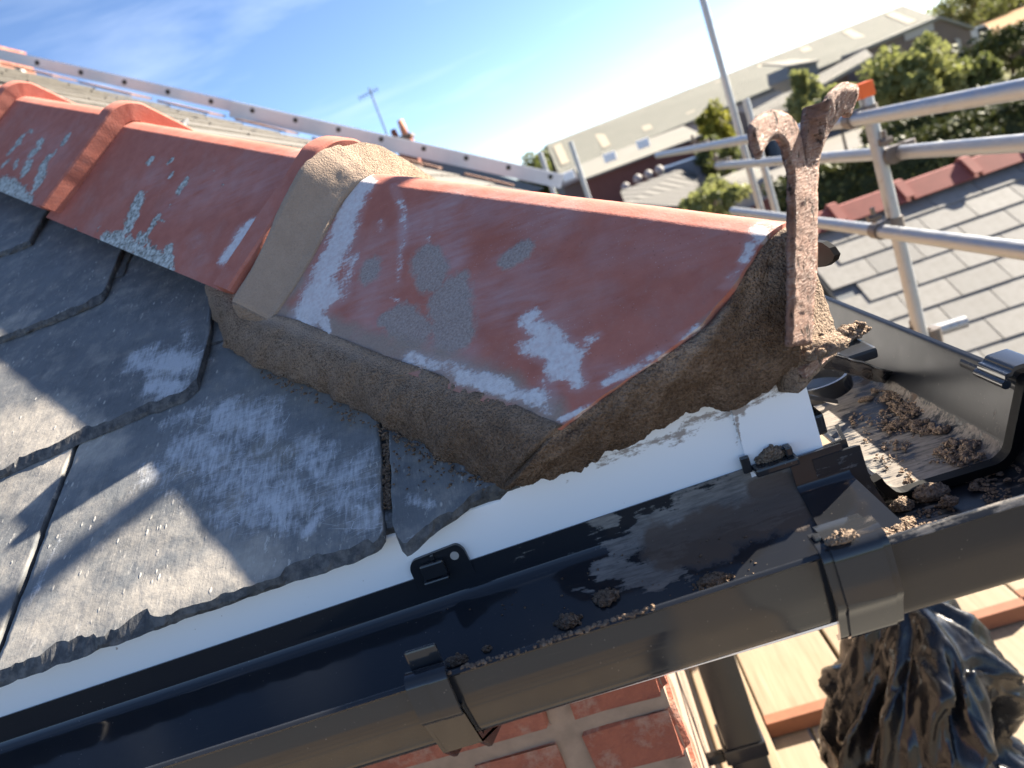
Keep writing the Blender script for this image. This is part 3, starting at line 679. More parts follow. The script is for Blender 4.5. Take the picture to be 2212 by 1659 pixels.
# the side that faces the sun, round the corner behind the iron
path = [V(.108, .455, 0), V(.119, .462, 0), V(.1505, .493, 0), V(.153, .53, 0), V(.152, .61, 0), V(.05, .735, 0), V(-.06, .85, 0)]
ztop = [-.083, -.080, -.081, -.10, -.138, -.09, -.035]; zbot = [-.172, -.172, -.170, -.174, -.178, -.14, -.085]
nu, nv = 150, 40
pc = resample(path, nu); L = np.concatenate([[0], np.cumsum(np.linalg.norm(np.diff(np.array(path), axis=0), axis=1))]); tt = np.linspace(0, L[-1], nu)
zt = np.interp(tt, L, ztop); zb = np.interp(tt, L, zbot)
P = np.zeros((nu, nv, 3)); Nn = np.zeros((nu, nv, 3))
for i in range(nu):
    tan = pc[min(i+1, nu-1)]-pc[max(i-1, 0)]; nn = unit(np.cross(tan, AZ))
    for j in range(nv):
        t = j/(nv-1); P[i, j] = V(pc[i][0], pc[i][1], zt[i]+(zb[i]-zt[i])*t+.004*fbm([[i*.15, 3, j*.0]], 1, 3)[0]*t)+nn*(.006*t); Nn[i, j] = nn
mortar_patch(P, 'mortar_filling', .05, 0, .003, seed=4, nrm=Nn, back=.015, label='sunlit sandy mortar on the far side of the hip end')
# squeezed lip at the foot of the iron
m_l = []
def lump(c, r, seed, mat=None, name='mortar_lump', parent=None, sq=(1, 1, .7), amp=.45, sub=4, wet=.4, label=None, cat=True, flat=True, bits=34):
    bm = bmesh.new(); bmesh.ops.create_icosphere(bm, subdivisions=sub, radius=1.0)
    P = np.array([v.co[:] for v in bm.verts]); fs = [[v.index for v in f.verts] for f in bm.faces]; bm.free()
    cell = np.abs(fbm(P, 4.5, 2, .6, seed+5)); d = 1+amp*fbm(P, 1.5, 5, .62, seed)+.28*(cell-.25)+.14*fbm(P, 12, 3, .65, seed+1)
    Q = P*d[:, None]*np.array(sq)*r
    if flat: Q[:, 2] = np.maximum(Q[:, 2], -.35*r*sq[2])
    bm = bmesh.new(); bmesh.ops.create_icosphere(bm, subdivisions=2, radius=1.0); b2 = np.array([v.co[:] for v in bm.verts]); f2 = [[v.index for v in f.verts] for f in bm.faces]; bm.free()
    gg = np.random.default_rng(int(seed*10)); Q = list(Q); fs = list(fs)
    for k in range(bits):
        dr = gg.normal(size=3); dr[2] = abs(dr[2])*.8-.15; dr /= np.linalg.norm(dr); rr_ = r*(.08+.16*gg.random()**2)*(.8 if k % 3 else 1.3)
        cc = dr*np.array(sq)*r*(.85+.30*gg.random()); cc[2] = max(cc[2], -.3*r*sq[2]+rr_*.4)
        kk = len(Q); Q += list(b2*(1+.45*fbm(b2, 1.7, 3, .6, seed+k))[:, None]*rr_+cc); fs += [[i_+kk for i_ in f_] for f_ in f2]
    Q = np.array(Q)+np.array(c)
    o = mesh_obj(name, Q, fs, mat or M_MORTAR, parent, True, {'wet': np.full(len(Q), wet), 'smooth': np.zeros(len(Q))})
    if label and cat: tag(o, label, 'mortar')
    return o
m2 = lump(on((1768, 752), V(1, 1, 0), HD+.004), .013, 11, name='mortar_lip', parent=house, sq=(1.35, 1.2, .55), wet=.05, amp=.22, bits=6)

# ---- fascia, soffit, wall
def board(name, x0, x1, y, z0, z1, th, parent, dirt=None, mat=M_WHITE, nx=240, label=None, step=None):
    nz = 40; r = .006
    prof = [(z0, 0), (z0+(z1-z0)*.25, 0)]
    zs = np.concatenate([np.linspace(z0, z0+r, 6), np.linspace(z0+r*1.3, z1-r, nz), np.linspace(z1-r*.8, z1, 6)])
    xs = np.linspace(x0, x1, nx); V_ = []
    for x in xs:
        for z in zs:
            d = 0
            if z < z0+r: d = r-math.sqrt(max(0, r*r-(z0+r-z)**2))
            if z > z1-r*.5: d = max(d, .5*(r*.5-math.sqrt(max(0, (r*.5)**2-(z-z1+r*.5)**2))))
            if step and x < step[0]: z = z0+(z-z0)*(step[1]-z0)/(z1-z0)
            V_.append((x, y+d, z))
    n = len(V_); V_ += [(a, y+th, c) for a, b, c in V_]
    nv = len(zs); F_ = grid_faces(nx, nv)+grid_faces(nx, nv, n, True)
    for j in range(nv-1): F_ += [(j+1, j, n+j, n+j+1), ((nx-1)*nv+j, (nx-1)*nv+j+1, n+(nx-1)*nv+j+1, n+(nx-1)*nv+j)]
    for i in range(nx-1): F_ += [(i*nv, (i+1)*nv, n+(i+1)*nv, n+i*nv), ((i+1)*nv+nv-1, i*nv+nv-1, n+i*nv+nv-1, n+(i+1)*nv+nv-1)]
    A = np.array(V_); at = {'dirt': strokes(A, (AY, y), dirt) if dirt else np.zeros(len(A))}
    o = mesh_obj(name, A, F_, mat, parent, True, at)
    bm = bmesh.new(); bm.from_mesh(o.data); bmesh.ops.recalc_face_normals(bm, faces=bm.faces)
    for e in bm.edges:
        if len(e.link_faces) == 2 and e.calc_face_angle(0) > .6: e.smooth = False
    bm.to_mesh(o.data); bm.free()
    if label: o['label'] = label
    return o
DIRT = [(1290, 1000, 1340, 985, 12, .7), (1330, 985, 1480, 935, 10, .8), (1480, 910, 1600, 890, 12, .9), (1450, 960, 1500, 935, 12, .6), (1600, 880, 1700, 830, 14, .75), (1590, 890, 1596, 960, 5, 1.0), (1640, 870, 1660, 860, 10, .5), (1660, 830, 1720, 815, 8, .5),
        (1220, 1040, 1230, 1045, 6, .7), (1530, 1000, 1560, 995, 10, .4), (1480, 960, 1482, 980, 8, .4), (1610, 985, 1612, 990, 4, .7), (250, 1390, 252, 1410, 3, .8), (1380, 980, 1400, 970, 8, .5)]
board('fascia_board', -1.6, XC-.002, YB, -.356, -.168, .018, house, DIRT, nx=460, label='glossy white fascia board under the front slates', step=(-.085, -.188))
board('fascia_corner', .0735, XC, YB-.0025, -.335, -.165, .0022, house, DIRT, nx=60, label='white corner cover over the end of the fascia')
m = MB(); m.box((XC-.02, YB+.019, -.356), (XC, 5.0, -.19), .002); m.build('side_fascia_board', M_WHITE, house)
m = MB(); m.box((-1.6, YB+.018, -.349), (XC-.021, .625, -.342)); m.box((-.03, .626, -.349), (XC-.021, 5.0, -.342)); m.build('soffit', M_WHITE, house)
WY, WX = .62, -.03
m = MB(); m.box((-2.0, WY+.006, -4.6), (WX-.006, WY+.22, -.343)); m.box((WX-.22, WY+.221, -4.6), (WX-.006, 4.9, -.343))
wall = m.build('brick_wall', M_JOINT, house)
brick_me = {}
def brick_mesh(L, key):
    bm = bmesh.new(); bmesh.ops.create_cube(bm, size=1)
    for v in bm.verts: v.co = Vector((v.co.x*L, v.co.y*.10, v.co.z*.064))
    bmesh.ops.bevel(bm, geom=bm.edges[:], offset=.007, segments=3, affect='EDGES')
    for v in bm.verts: v.co += Vector((0, 1, 0))*.003*random.uniform(-1, 1)+Vector((1, 0, 1))*.0025*random.uniform(-1, 1)
    me = bpy.data.meshes.new('brick'); bm.to_mesh(me); bm.free(); me.materials.append(M_BRICK); return me
ME_S = [brick_mesh(.205, 0), brick_mesh(.203, 1)]; ME_H = [brick_mesh(.099, 2), brick_mesh(.097, 3)]
def put(me, name, loc, parent, rz=0):
    o = bpy.data.objects.new(name, me); COL.objects.link(o); attach(o, parent); o.location = tuple(map(float, loc)); o.rotation_euler.z = rz; return o
for r in range(9):
    z = -.380-r*.0745; x = WX
    k = 0
    while x > -.95:
        head = (k % 2 == 0) if r % 2 else (k % 2 == 1)
        if r % 2 == 0 and k == 0: head = True
        L = .103 if head else .210
        put(random.choice(ME_H if head else ME_S), 'brick', (x-L/2, WY+.050+random.uniform(-.002, .003), z+random.uniform(-.001, .001)), wall)
        x -= L+.009; k += 1

# ---- own chimney at the far end of the side slope (left edge of the picture)
c0 = atY((-6, 78), 6.2); cz = c0[2]-.5
m = MB(); m.box((c0[0]-.9, 6.0, -1), (atY((22, 108), 6.2)[0]-.16, 6.7, cz+.5)); ch = m.build('chimney', M_BRICK, house)
m = MB()
pa, pb = atY((-30, 150), 5.9), atY((80, 195), 5.9)
m.prism([pa+V(-.4, 0, -.3), V(pb[0], 5.9, pa[2]-.3), pb, atY((40, 145), 5.9), pa+V(-.4, 0, .0)], V(0, .05, 0)); m.build('flashing', M_PALE, house)['label'] = 'white rendered flashing at the foot of the chimney'
m = MB()
for k in range(7):   # clipped tiles along the far verge
    s = .3+k*.42
    m.prism([side_pt(YF-.02, s, .012), side_pt(YF+.22, s, .012), side_pt(YF+.22, s+.28, .012), side_pt(YF-.02, s+.28, .012)], N2*.010)
m.build('verge_tile', m_plain('weathered_terracotta', (.22, .13, .095), .9, 0, .35, 20), house, kind='stuff')

# ================================================================== HIP IRON
IP0 = hip_pt(.1284, -.1574); IW = V(1, 1, 0)/math.sqrt(2); IL = unit(hip_pt(.1447, -.039)-IP0); IN = unit(np.cross(IW, IL)); IN *= np.sign(IN[0])
IP0 = IP0+IN*.010
iron_px = [(1757, 745), (1763, 640), (1768, 560), (1769, 497), (1770, 420), (1771, 347), (1774, 318), (1780, 296), (1790, 274), (1800, 259), (1807, 252), (1813, 250), (1818, 256), (1826, 256), (1830, 236), (1832, 208), (1830, 195), (1824, 186), (1812, 181), (1800, 182), (1788, 185), (1775, 195), (1766, 208), (1759, 226), (1752, 255), (1747, 286), (1743, 320), (1742, 343),
           (1741, 320), (1739, 298), (1734, 272), (1728, 257), (1719, 245), (1703, 235), (1688, 235), (1672, 240), (1656, 251), (1645, 264), (1639, 277), (1640, 300), (1644, 325), (1651, 342), (1656, 332), (1662, 320), (1669, 310), (1677, 303), (1690, 300), (1699, 306), (1705, 320), (1708, 347), (1714, 379), (1713, 440), (1714, 501), (1711, 580), (1712, 660), (1708, 750)]
pts = [on(q, IN, IN@IP0) for q in iron_px]
pts = resample(pts+[pts[0]], 230)[:-1]
jit = fbm(pts, 160, 4, .6, 3)[:, None]*.0012
cen = pts.mean(0); pts = pts + IW*jit + IL*jit*.6
bm = bmesh.new(); vs = [bm.verts.new(Vector(p)) for p in pts]; f = bm.faces.new(vs)
r_ = bmesh.ops.extrude_face_region(bm, geom=[f]); ev = [e for e in r_['geom'] if isinstance(e, bmesh.types.BMVert)]
for v in ev: v.co -= Vector(IN)*.0042
bmesh.ops.recalc_face_normals(bm, faces=bm.faces)
rim = [e for e in bm.edges if len(e.link_faces) == 2 and e.calc_face_angle(0) > 1.2 and any(len(fc.verts) > 50 for fc in e.link_faces)]
bmesh.ops.bevel(bm, geom=rim, offset=.0009, segments=2, affect='EDGES')
bmesh.ops.triangulate(bm, faces=[fc for fc in bm.faces if len(fc.verts) > 4])
big = [e for e in bm.edges if e.calc_length() > .008]
for k in range(3):
    big = [e for e in bm.edges if e.calc_length() > .005]
    if big: bmesh.ops.subdivide_edges(bm, edges=big, cuts=1)
bmesh.ops.triangulate(bm, faces=bm.faces[:])
# each tine is hammered out of plane and curls forward at its tip; pitted faces
co = np.array([v.co[:] for v in bm.verts]); rel = co-IP0; up = rel@IL; wd = rel@IW
tip = np.clip((up-.105)/.05, 0, 1)
dn = np.where(wd > 0.004, .010, -.004)*tip**1.5 + fbm(co, 130, 4, .6, 9)*.0009+fbm(co, 420, 2, .6, 2)*.0005
for v, d in zip(bm.verts, dn): v.co += Vector(IN)*float(d)
me = bpy.data.meshes.new('hip_iron'); bm.to_mesh(me); bm.free(); me.materials.append(M_IRON)
me.polygons.foreach_set('use_smooth', [True]*len(me.polygons))
iron = thing('hip_iron', 'rusty flat iron bar standing at the hip end, split into two curled horns', 'hip iron', tuple(IP0))
o = bpy.data.objects.new('forked_bar', me); COL.objects.link(o); attach(o, iron)
m = MB(); ft = IP0-IN*.007-AZ*.004; m.prism([ft-IW*.017, ft+IW*.017, ft+IW*.017+HC*.1, ft-IW*.017+HC*.1], -AZ*.006); m.build('tail', M_IRON, iron)

# ================================================================== GUTTERS
def gutter_obj(prof, place, ts, name, parent, dirt_fn=None, mud_fn=None, th=.0024, mat=M_BLACK, sm=True):
    """open channel from an inner profile (2D); thickness outward; place(t, (a, b)) -> 3D"""
    pr = np.array(prof, float)
    # densify
    L = np.concatenate([[0], np.cumsum(np.linalg.norm(np.diff(pr, axis=0), axis=1))]); tt = np.unique(np.concatenate([L, np.linspace(0, L[-1], 60)]))
    pr = np.stack([np.interp(tt, L, pr[:, 0]), np.interp(tt, L, pr[:, 1])], 1)
    tg = np.gradient(pr, axis=0); tg /= np.linalg.norm(tg, axis=1)[:, None]; nm = np.stack([tg[:, 1], -tg[:, 0]], 1)
    k = np.ones(5)/5; pad = np.pad(nm, ((2, 2), (0, 0)), 'edge'); nm = np.stack([np.convolve(pad[:, c], k, 'valid') for c in (0, 1)], 1)
    ctr = (pr[0]+pr[-1])/2; nm = nm*(1 if ((pr-ctr)*nm).sum() > 0 else -1)
    outp = pr+nm*th
    ring = np.vstack([pr, outp[::-1]]); n = len(ring)
    A = np.array([place(t, p) for t in ts for p in ring]); F_ = []
    for a in range(len(ts)-1):
        for i in range(n): F_.append((a*n+i, a*n+(i+1) % n, (a+1)*n+(i+1) % n, (a+1)*n+i))
    h = n//2
    for base in (0, (len(ts)-1)*n):
        for i in range(h-1): F_.append((base+i, base+i+1, base+n-2-i, base+n-1-i))
    d = dirt_fn(A) if dirt_fn else np.zeros(len(A)); mu = mud_fn(A) if mud_fn else np.zeros(len(A))
    msk = np.tile(np.arange(n) < h, len(ts)).astype(float); d = d*msk; mu = mu*msk
    o = mesh_obj(name, A, F_, mat, parent, True, {'dirt': d, 'mud': mu})
    bm = bmesh.new(); bm.from_mesh(o.data); bmesh.ops.recalc_face_normals(bm, faces=bm.faces)
    for e in bm.edges:
        if len(e.link_faces) == 2 and e.calc_face_angle(0) > .5: e.smooth = False
    bm.to_mesh(o.data); bm.free()
    return o
def rounded(pts, r=.004, seg=4):
    pts = [np.array(p, float) for p in pts]; out = [pts[0]]
    for i in range(1, len(pts)-1):
        a, b, c = pts[i-1], pts[i], pts[i+1]; rr = min(r, .45*np.linalg.norm(a-b), .45*np.linalg.norm(c-b))
        p, q = b+unit(a-b)*rr, b+unit(c-b)*rr
        for k in range(seg+1):
            t = k/seg; out.append((1-t)**2*p+2*t*(1-t)*b+t*t*q)
    out.append(pts[-1]); return out
# inner profile (y, z) of the front run: wall side, sloping belly, floor, stepped front, lip
YG, ZL = .3670, -.2325
def zslope(x): return (x+.09)*.012                 # the run falls a little towards the left
PF = rounded([(.4700, -.2225), (.4672, -.2440), (.4020, -.2800), (.3840, -.2830), (.3765, -.2800), (.3702, -.2560), (.3700, -.2345), (.3672, -.2325), (.3650, -.2345)], .006)
G_D = [(1290, 1122, 1325, 1130, 18, .95), (1310, 1235, 1420, 1250, 28, 1.0), (1340, 1190, 1410, 1160, 30, .95), (1400, 1160, 1530, 1120, 44, 1.0), (1500, 1100, 1700, 1030, 44, 1.0), (1560, 1110, 1700, 1080, 50, .95), (1420, 1220, 1450, 1240, 26, .9), (1450, 1130, 1480, 1250, 26, .6), (1230, 1270, 1330, 1290, 8, .7), (1340, 1280, 1480, 1240, 12, .5), (1450, 1060, 1600, 1020, 14, .6), (1290, 1060, 1450, 1180, 40, .28), (1000, 1200, 1300, 1150, 60, .12)]
G_M = [(1430, 1180, 1640, 1125, 46, 1.0), (1560, 1145, 1710, 1110, 46, 1.0), (1640, 1060, 1700, 1045, 26, .9), (1440, 1210, 1560, 1190, 30, .9)]
bel = unit(np.cross(V(1, 0, 0), V(0, .0652, .0360))); bel *= np.sign(bel[2]); BELP = (bel, bel@V(0, .43, -.2645))
XU = .100
def belly(q):
    p = on(q, *BELP); p = p if p[1] < .4668 else atY(q, .4686)
    return p + V(0, 0, zslope(p[0]))
front = thing('rain_gutter', 'long black plastic gutter run along the front fascia, smeared with cement at its right end', 'gutter', (-.6, .42, -.285))
xs = np.concatenate([np.linspace(-2.0, -.7, 10), np.linspace(-.68, XU, 190)])
place_f = lambda t, p: V(t, p[0], p[1]+zslope(t))
gutter_obj(PF, place_f, xs, 'channel', front, lambda A: strokes(A, belly, G_D), lambda A: strokes(A, belly, G_M))

# fascia bracket: back tab on the fascia, strap round the front
def bracket_front(xm, w, parent):
    z = zslope(xm)
    # back plate with rounded shoulders and a screw hole
    m = MB()
    tabp = [(-.020, -.232), (-.020, -.214), (-.0165, -.209), (.0165, -.207), (.0200, -.212), (.0215, -.232)]
    pl = [V(xm+a, YB-.0032, b+z) for a, b in rounded(tabp, .005, 4)]
    m.prism(pl, V(0, .003, 0)); bp = m.build('back_plate', M_BLACK, parent)
    m = MB(); m.tube(V(xm+.0125, YB-.0036, -.2145+z), V(xm+.0125, YB-.0030, -.2145+z), .0030, 20); m.build('screw_hole', M_PALE, bp)
    m = MB(); m.box((xm-.012, YB-.0085, -.2235+z), (xm+.005, YB-.0033, -.2125+z), .0012); m.box((xm-.0125, YB-.011, -.2262+z), (xm+.0055, YB-.0034, -.2236+z), .001)
    m.box((xm-.003, YB-.0055, -.212+z), (xm-.0005, YB-.0033, -.2085+z), .0004); m.build('snap_clip', M_BLACK, bp)
    # front strap
    m = MB()
    strap = rounded([(.3770, -.2335), (.3725, -.2285), (.3655, -.2288), (.3622, -.2330), (.3618, -.2560), (.3640, -.2590)], .002, 3)
    def ribbon(prof, x0, x1, th):
        pr = np.array(prof); tg = np.gradient(pr, axis=0); tg /= np.linalg.norm(tg, axis=1)[:, None]; nm = np.stack([tg[:, 1], -tg[:, 0]], 1)
        ring = np.vstack([pr, (pr+nm*th)[::-1]]); m.sweep(ring, lambda t, p: V(t, p[0], p[1]+z), [x0, x1])
    ribbon(strap, xm-.013, xm+.0005, -.0022)
    ribbon([(a-.0012, b+.0006) for a, b in strap], xm+.0002, xm+.0115, -.0026)
    m.build('front_clip', M_BLACK, parent, autosmooth=.6)
    m = MB(); m.box((xm-.0105, .3745, -.232+z), (xm+.0085, .3768, -.2185+z), .001); m.build('release_tab', M_BLACK, parent)
    # cradle below: two ribs that taper back to the fascia
    m = MB()
    for sx in (-.0125, .0095):
        m.prism([V(xm+sx, y_, z_+z) for y_, z_ in ((.3622, -.2535), (.3700, -.2545), (.3795, -.2865), (.402, -.288), (.466, -.290), (.466, -.322), (.43, -.318), (.385, -.300), (.372, -.285))], V(.0022, 0, 0))
    m.prism([V(xm-.0125, y_, z_+z) for y_, z_ in ((.3622, -.2535), (.3640, -.2535), (.3745, -.2860), (.3725, -.2860))], V(.0242, 0, 0))
    m.prism([V(xm-.0125, y_, z_+z) for y_, z_ in ((.3725, -.2860), (.3745, -.2855), (.4300, -.3160), (.4285, -.3180))], V(.0242, 0, 0))
    m.build('cradle', M_BLACK, parent)
bracket_front(-.1415, .024, front)

# right corner piece: front stub, corner, and the sleeve of the side run
corner = thing('gutter_corner', 'black plastic gutter corner piece holding mortar crumbs at the right', 'gutter corner', (.2, .42, -.29))
PC = rounded([(.4640, -.2265), (.4635, -.2510), (.4560, -.2870), (.3860, -.2890), (.3770, -.2860), (.3690, -.2560), (.3680, -.2330), (.3640, -.2310), (.3610, -.2345)], .006)
XO = .2625
def place_c(t, p):
    """t<=1: along the front; t>1: turned along the side (mitred about the corner)"""
    q = YB-p[0]                                   # distance out from the fascia line
    if t <= 1: return V(.100+(XC+q-.004-.100)*t+.0, p[0], p[1])
    return V(XC+q+.028, p[0]+(t-1)*(0.52-p[0]), p[1])
CD = lambda A: np.clip(.30+.5*fbm(A, 18, 4, .6, 5), 0, .8)
CM = lambda A: np.clip(.05+.8*fbm(A, 25, 4, .6, 8), 0, .8)
def place_c(t, p):
    q = YB-p[0]; xm = XC+.012+q*1.18
    if t <= 1: return V(.112+(xm-.112)*t, p[0], p[1])
    return V(xm, p[0]+(t-1)*(.56-p[0]), p[1] if q > .03 else min(p[1], -.2265-(t-1)*.20 if t < 1.2 else -.268))
gutter_obj(PC, place_c, np.concatenate([np.linspace(0, 1, 50), np.linspace(1.02, 2, 50)]), 'elbow', corner, CD, CM, mat=M_BLACK2)
# raised saddle of the union inside the joint (glossy, clean) and its upstand
m = MB()
sad = rounded([(.4655, -.2235), (.4640, -.2450), (.4000, -.2772), (.3830, -.2802), (.3765, -.2770), (.3718, -.2560), (.3712, -.2400)], .004, 3)
def saddle(t, p): return V(.098+(.034+(.4655-p[0])*.27)*t, p[0]-.0005, p[1]+.0016)
union = thing('gutter_union', 'black plastic union clip strapped over the gutter joint at the front lip', 'union bracket', (.1, .37, -.285))
t_ = gutter_obj(sad, saddle, np.linspace(0, 1, 24), 'saddle', union, lambda A: np.clip(.22*(fbm(A, 30, 4, .6, 4)+.1), 0, 1), lambda A: np.clip((.402-A[:, 1])*26, 0, .7)*(A[:, 0] > .09))
# strap of the union: broad stepped clip over the front
m = MB()
def ribbon2(mm, prof, x0, x1, th, flare=0.0):
    pr = np.array(prof); tg = np.gradient(pr, axis=0); tg /= np.linalg.norm(tg, axis=1)[:, None]; nm = np.stack([tg[:, 1], -tg[:, 0]], 1)
    ring = np.vstack([pr, (pr+nm*th)[::-1]]); mm.sweep(ring, lambda t, p: V(t, p[0], p[1]), [x0, x1])
st = rounded([(.3860, -.2262), (.3800, -.2250), (.3670, -.2250), (.3600, -.2275), (.3575, -.2330), (.3560, -.2600), (.3600, -.2665), (.3680, -.2860), (.3760, -.2925)], .003, 3)
wide = [(a+.0016, b-.0012) for a, b in st]
ribbon2(m, st, .0835, .1085, -.003)
ribbon2(m, [(a+.0026, b-.001) for a, b in st[4:]], .0785, .1130, -.003)
clip = m.build('strap', M_BLACK, union, autosmooth=.6)
m = MB(); m.box((.0795, .3705, -.2300), (.0835, .3770, -.2245), .001); m.build('hinge', M_BLACK, union)
# back clip over the fascia edge of the union
m = MB(); xb_ = .079
m.box((xb_-.004, YB-.014, -.2240), (xb_+.024, YB-.0025, -.2185), .0015); m.box((xb_-.010, YB-.006, -.2225), (xb_-.004, YB-.0026, -.2110), .001); m.box((xb_+.018, YB-.010, -.2185), (xb_+.0225, YB-.0026, -.2120), .001)
m.build('back_clip', M_BLACK, union)
# upstand plate beyond the fascia corner
m = MB(); m.prism([V(.104, YB-.0035, -.2615), V(.104, YB-.0035, -.2235), V(.134, YB-.0035, -.2215), V(.136, YB-.0035, -.2540)], V(0, .0025, 0))
m.prism([V(.134, YB-.0035, -.2215), V(.139, YB+.022, -.2215), V(.143, YB+.022, -.2560), V(.136, YB-.0035, -.2540)], V(.0026, 0, 0))
m.box((.112, YB-.0052, -.2310), (.124, YB-.0036, -.2285), .0005)
m.build('upstand', M_BLACK, union)

# side run, its end sits in the corner piece
side = thing('rain_gutter', 'black plastic gutter along the side eaves, half sunlit, mortar crumbs on its floor', 'gutter', (.2, 2.0, -.29))
PSD = rounded([(.1560, -.2640), (.1570, -.2680), (.1640, -.2800), (.2330, -.2806), (.2410, -.2750), (.2540, -.2420), (.2590, -.2290), (.2625, -.2280)], .006)
SD = lambda A: np.clip(.55+.55*fbm(A, 20, 4, .6, 15)-.02*(A[:, 1] > 1.0), 0, .95)*(A[:, 2] < -.272) + .12*(A[:, 2] >= -.272)
SM = lambda A: np.clip(.12+.9*fbm(A, 22, 4, .6, 18), 0, .9)*(A[:, 2] < -.272)
gutter_obj(PSD, lambda t, p: V(p[0], t, p[1]), np.concatenate([np.linspace(.492, 1.1, 110), np.linspace(1.15, 5.0, 12)]), 'channel', side, SD, SM, mat=M_BLACK2)
# rubber seal at its end
pr = np.array(PSD); m = MB()
tg = np.gradient(pr, axis=0); tg /= np.linalg.norm(tg, axis=1)[:, None]; nm = np.stack([tg[:, 1], -tg[:, 0]], 1)
ring = np.vstack([pr-nm*.0012, (pr+nm*.0048)[::-1]]); m.sweep(ring, lambda t, p: V(p[0], t, p[1]), [.4835, .4925])
M_RUBBER = m_plain('black_rubber', (.004, .004, .004), .7, 0, .2, 30, .2); m.build('end_seal', M_RUBBER, side)
# clip over the outer lip
m = MB(); lp = rounded([(.2490, -.2300), (.2500, -.2255), (.2540, -.2262), (.2560, -.2225), (.2720, -.2225), (.2745, -.2300), (.2700, -.2700)], .002, 3)
ribbon3 = np.vstack([np.array(lp), (np.array(lp)+np.array([[0, .0028]]))[::-1]])
m.sweep(ribbon3, lambda t, p: V(p[0]+(t-.494)*.0, t, p[1]), [.490, .522]); m.tube(V(.2490, .489, -.2300), V(.2490, .523, -.2300), .0030, 12)
m.build('lip_clip', M_BLACK, side, autosmooth=.6)
# outlet socket and folds of eaves tray at the inner edge
m = MB(); oc = V(.186, .70, -.276); m.tube(oc+V(0, 0, .001), oc+V(0, 0, .016), .036, 40, inner=.033)
m.build('outlet_ring', M_BLACK, side, autosmooth=.6)

# black eaves-tray sheets poking out past the hip end
def sheet(name, label, pts_a, pts_b, th=.0014, n=30):
    a, b = resample(pts_a, n), resample(pts_b, n); k = 8; P = np.zeros((n, k, 3))
    for i in range(n):
        for j in range(k): P[i, j] = a[i]+(b[i]-a[i])*j/(k-1)
    Pf = P.reshape(-1, 3); Pf = Pf+AZ*(fbm(Pf, 40, 3, .5, 21)*.002)[:, None]; nn = len(Pf)
    F_ = grid_faces(n, k)+grid_faces(n, k, nn, True)
    for j in range(k-1): F_ += [(j+1, j, nn+j, nn+j+1), ((n-1)*k+j, (n-1)*k+j+1, nn+(n-1)*k+j+1, nn+(n-1)*k+j)]
    for i in range(n-1): F_ += [(i*k, (i+1)*k, nn+(i+1)*k, nn+i*k), ((i+1)*k+k-1, i*k+k-1, nn+i*k+k-1, nn+(i+1)*k+k-1)]
    o = mesh_obj(name, np.vstack([Pf, Pf-AZ*th]), F_, M_BLACK, None, True, {'dirt': np.full(2*nn, .12), 'mud': np.zeros(2*nn)})
    tag(o, label, 'eaves tray'); return o
sheet('eaves_tray', 'thin curled black plastic eaves tray below the foot of the iron', [atY((1716, 768), .478), atY((1760, 762), .505), atY((1810, 765), .55), atY((1860, 778), .60), atY((1930, 805), .66)], [atY((1722, 778), .485), atY((1768, 790), .53), atY((1822, 800), .58), atY((1870, 815), .63), atY((1925, 830), .68)])
m = MB(); bq = atZ((1850, 752), -.222); m.box(bq+V(-.026, -.012, -.010), bq+V(.012, .05, 0), .003); m.box(bq+V(-.026, -.016, -.004), bq+V(-.018, .05, .006), .002); tag(m.build('gutter_bracket', M_BLACK2), 'black bracket under the pale mortar lump behind the iron', 'bracket')
c = on((1797, 545), V(1, 0, 0), .188)
m = MB(); q = [on(p, AX, .186) for p in ((1768, 518), (1788, 520), (1805, 532), (1816, 548), (1812, 560), (1796, 572), (1772, 575))]
m.prism(q, V(-.004, .001, 0)); tag(m.build('felt_tongue', M_RUBBER), 'black tongue of roofing felt sticking out behind the iron', 'roofing felt')
m = MB(); m.box((XC-.02, YB+.02, -.225), (XC+.012, YB+.09, -.21), .002); m.prism([V(XC+.001, YB+.012, -.19), V(XC+.020, YB+.010, -.20), V(XC+.028, YB+.045, -.215), V(XC+.004, YB+.06, -.20)], V(0, 0, -.003))
tag(m.build('gutter_bracket', M_BLACK), 'cobwebbed black bracket behind the white fascia corner', 'bracket')

# ---- mortar droppings
def crumbs(name, pts, label, seed, wet=.25):
    """fine crumbs nobody could count"""
    bm = bmesh.new(); bmesh.ops.create_icosphere(bm, subdivisions=1, radius=1); base = np.array([v.co[:] for v in bm.verts]); bf = [[v.index for v in f.verts] for f in bm.faces]; bm.free()
    g = np.random.default_rng(seed); Vv = []; Ff = []
    for (p, r) in pts:
        k = len(Vv); q = base*(1+.5*(g.random((len(base), 1))-.5))*r*np.array([1, 1, .7])*(.8+.4*g.random(3)); q = q+np.asarray(p)+V(0, 0, r*.3)
        Vv += list(q); Ff += [[i+k for i in f] for f in bf]
    o = mesh_obj(name, Vv, Ff, M_MORTAR, None, False, {'wet': np.full(len(Vv), wet), 'smooth': np.zeros(len(Vv))}, 'stuff'); tag(o, label, 'crumbs'); return o
g = np.random.default_rng(3); pts = []
def scatter(poly_px, n, z, rmin, rmax, clump=.0):
    """crumbs inside a quad given by surveyed corners on the level z"""
    c = [atZ(q, z) for q in poly_px]
    for _ in range(n):
        a, b = g.random(), g.random(); p = (c[0]*(1-a)+c[1]*a)*(1-b)+(c[3]*(1-a)+c[2]*a)*b
        if clump and fbm([p], 45, 3, .6, 33)[0] < clump: continue
        pts.append((p, rmin+(rmax-rmin)*g.random()**3))
scatter([(1880, 840), (1960, 850), (2150, 985), (2060, 1010)], 900, -.279, .0006, .0032, -.05)
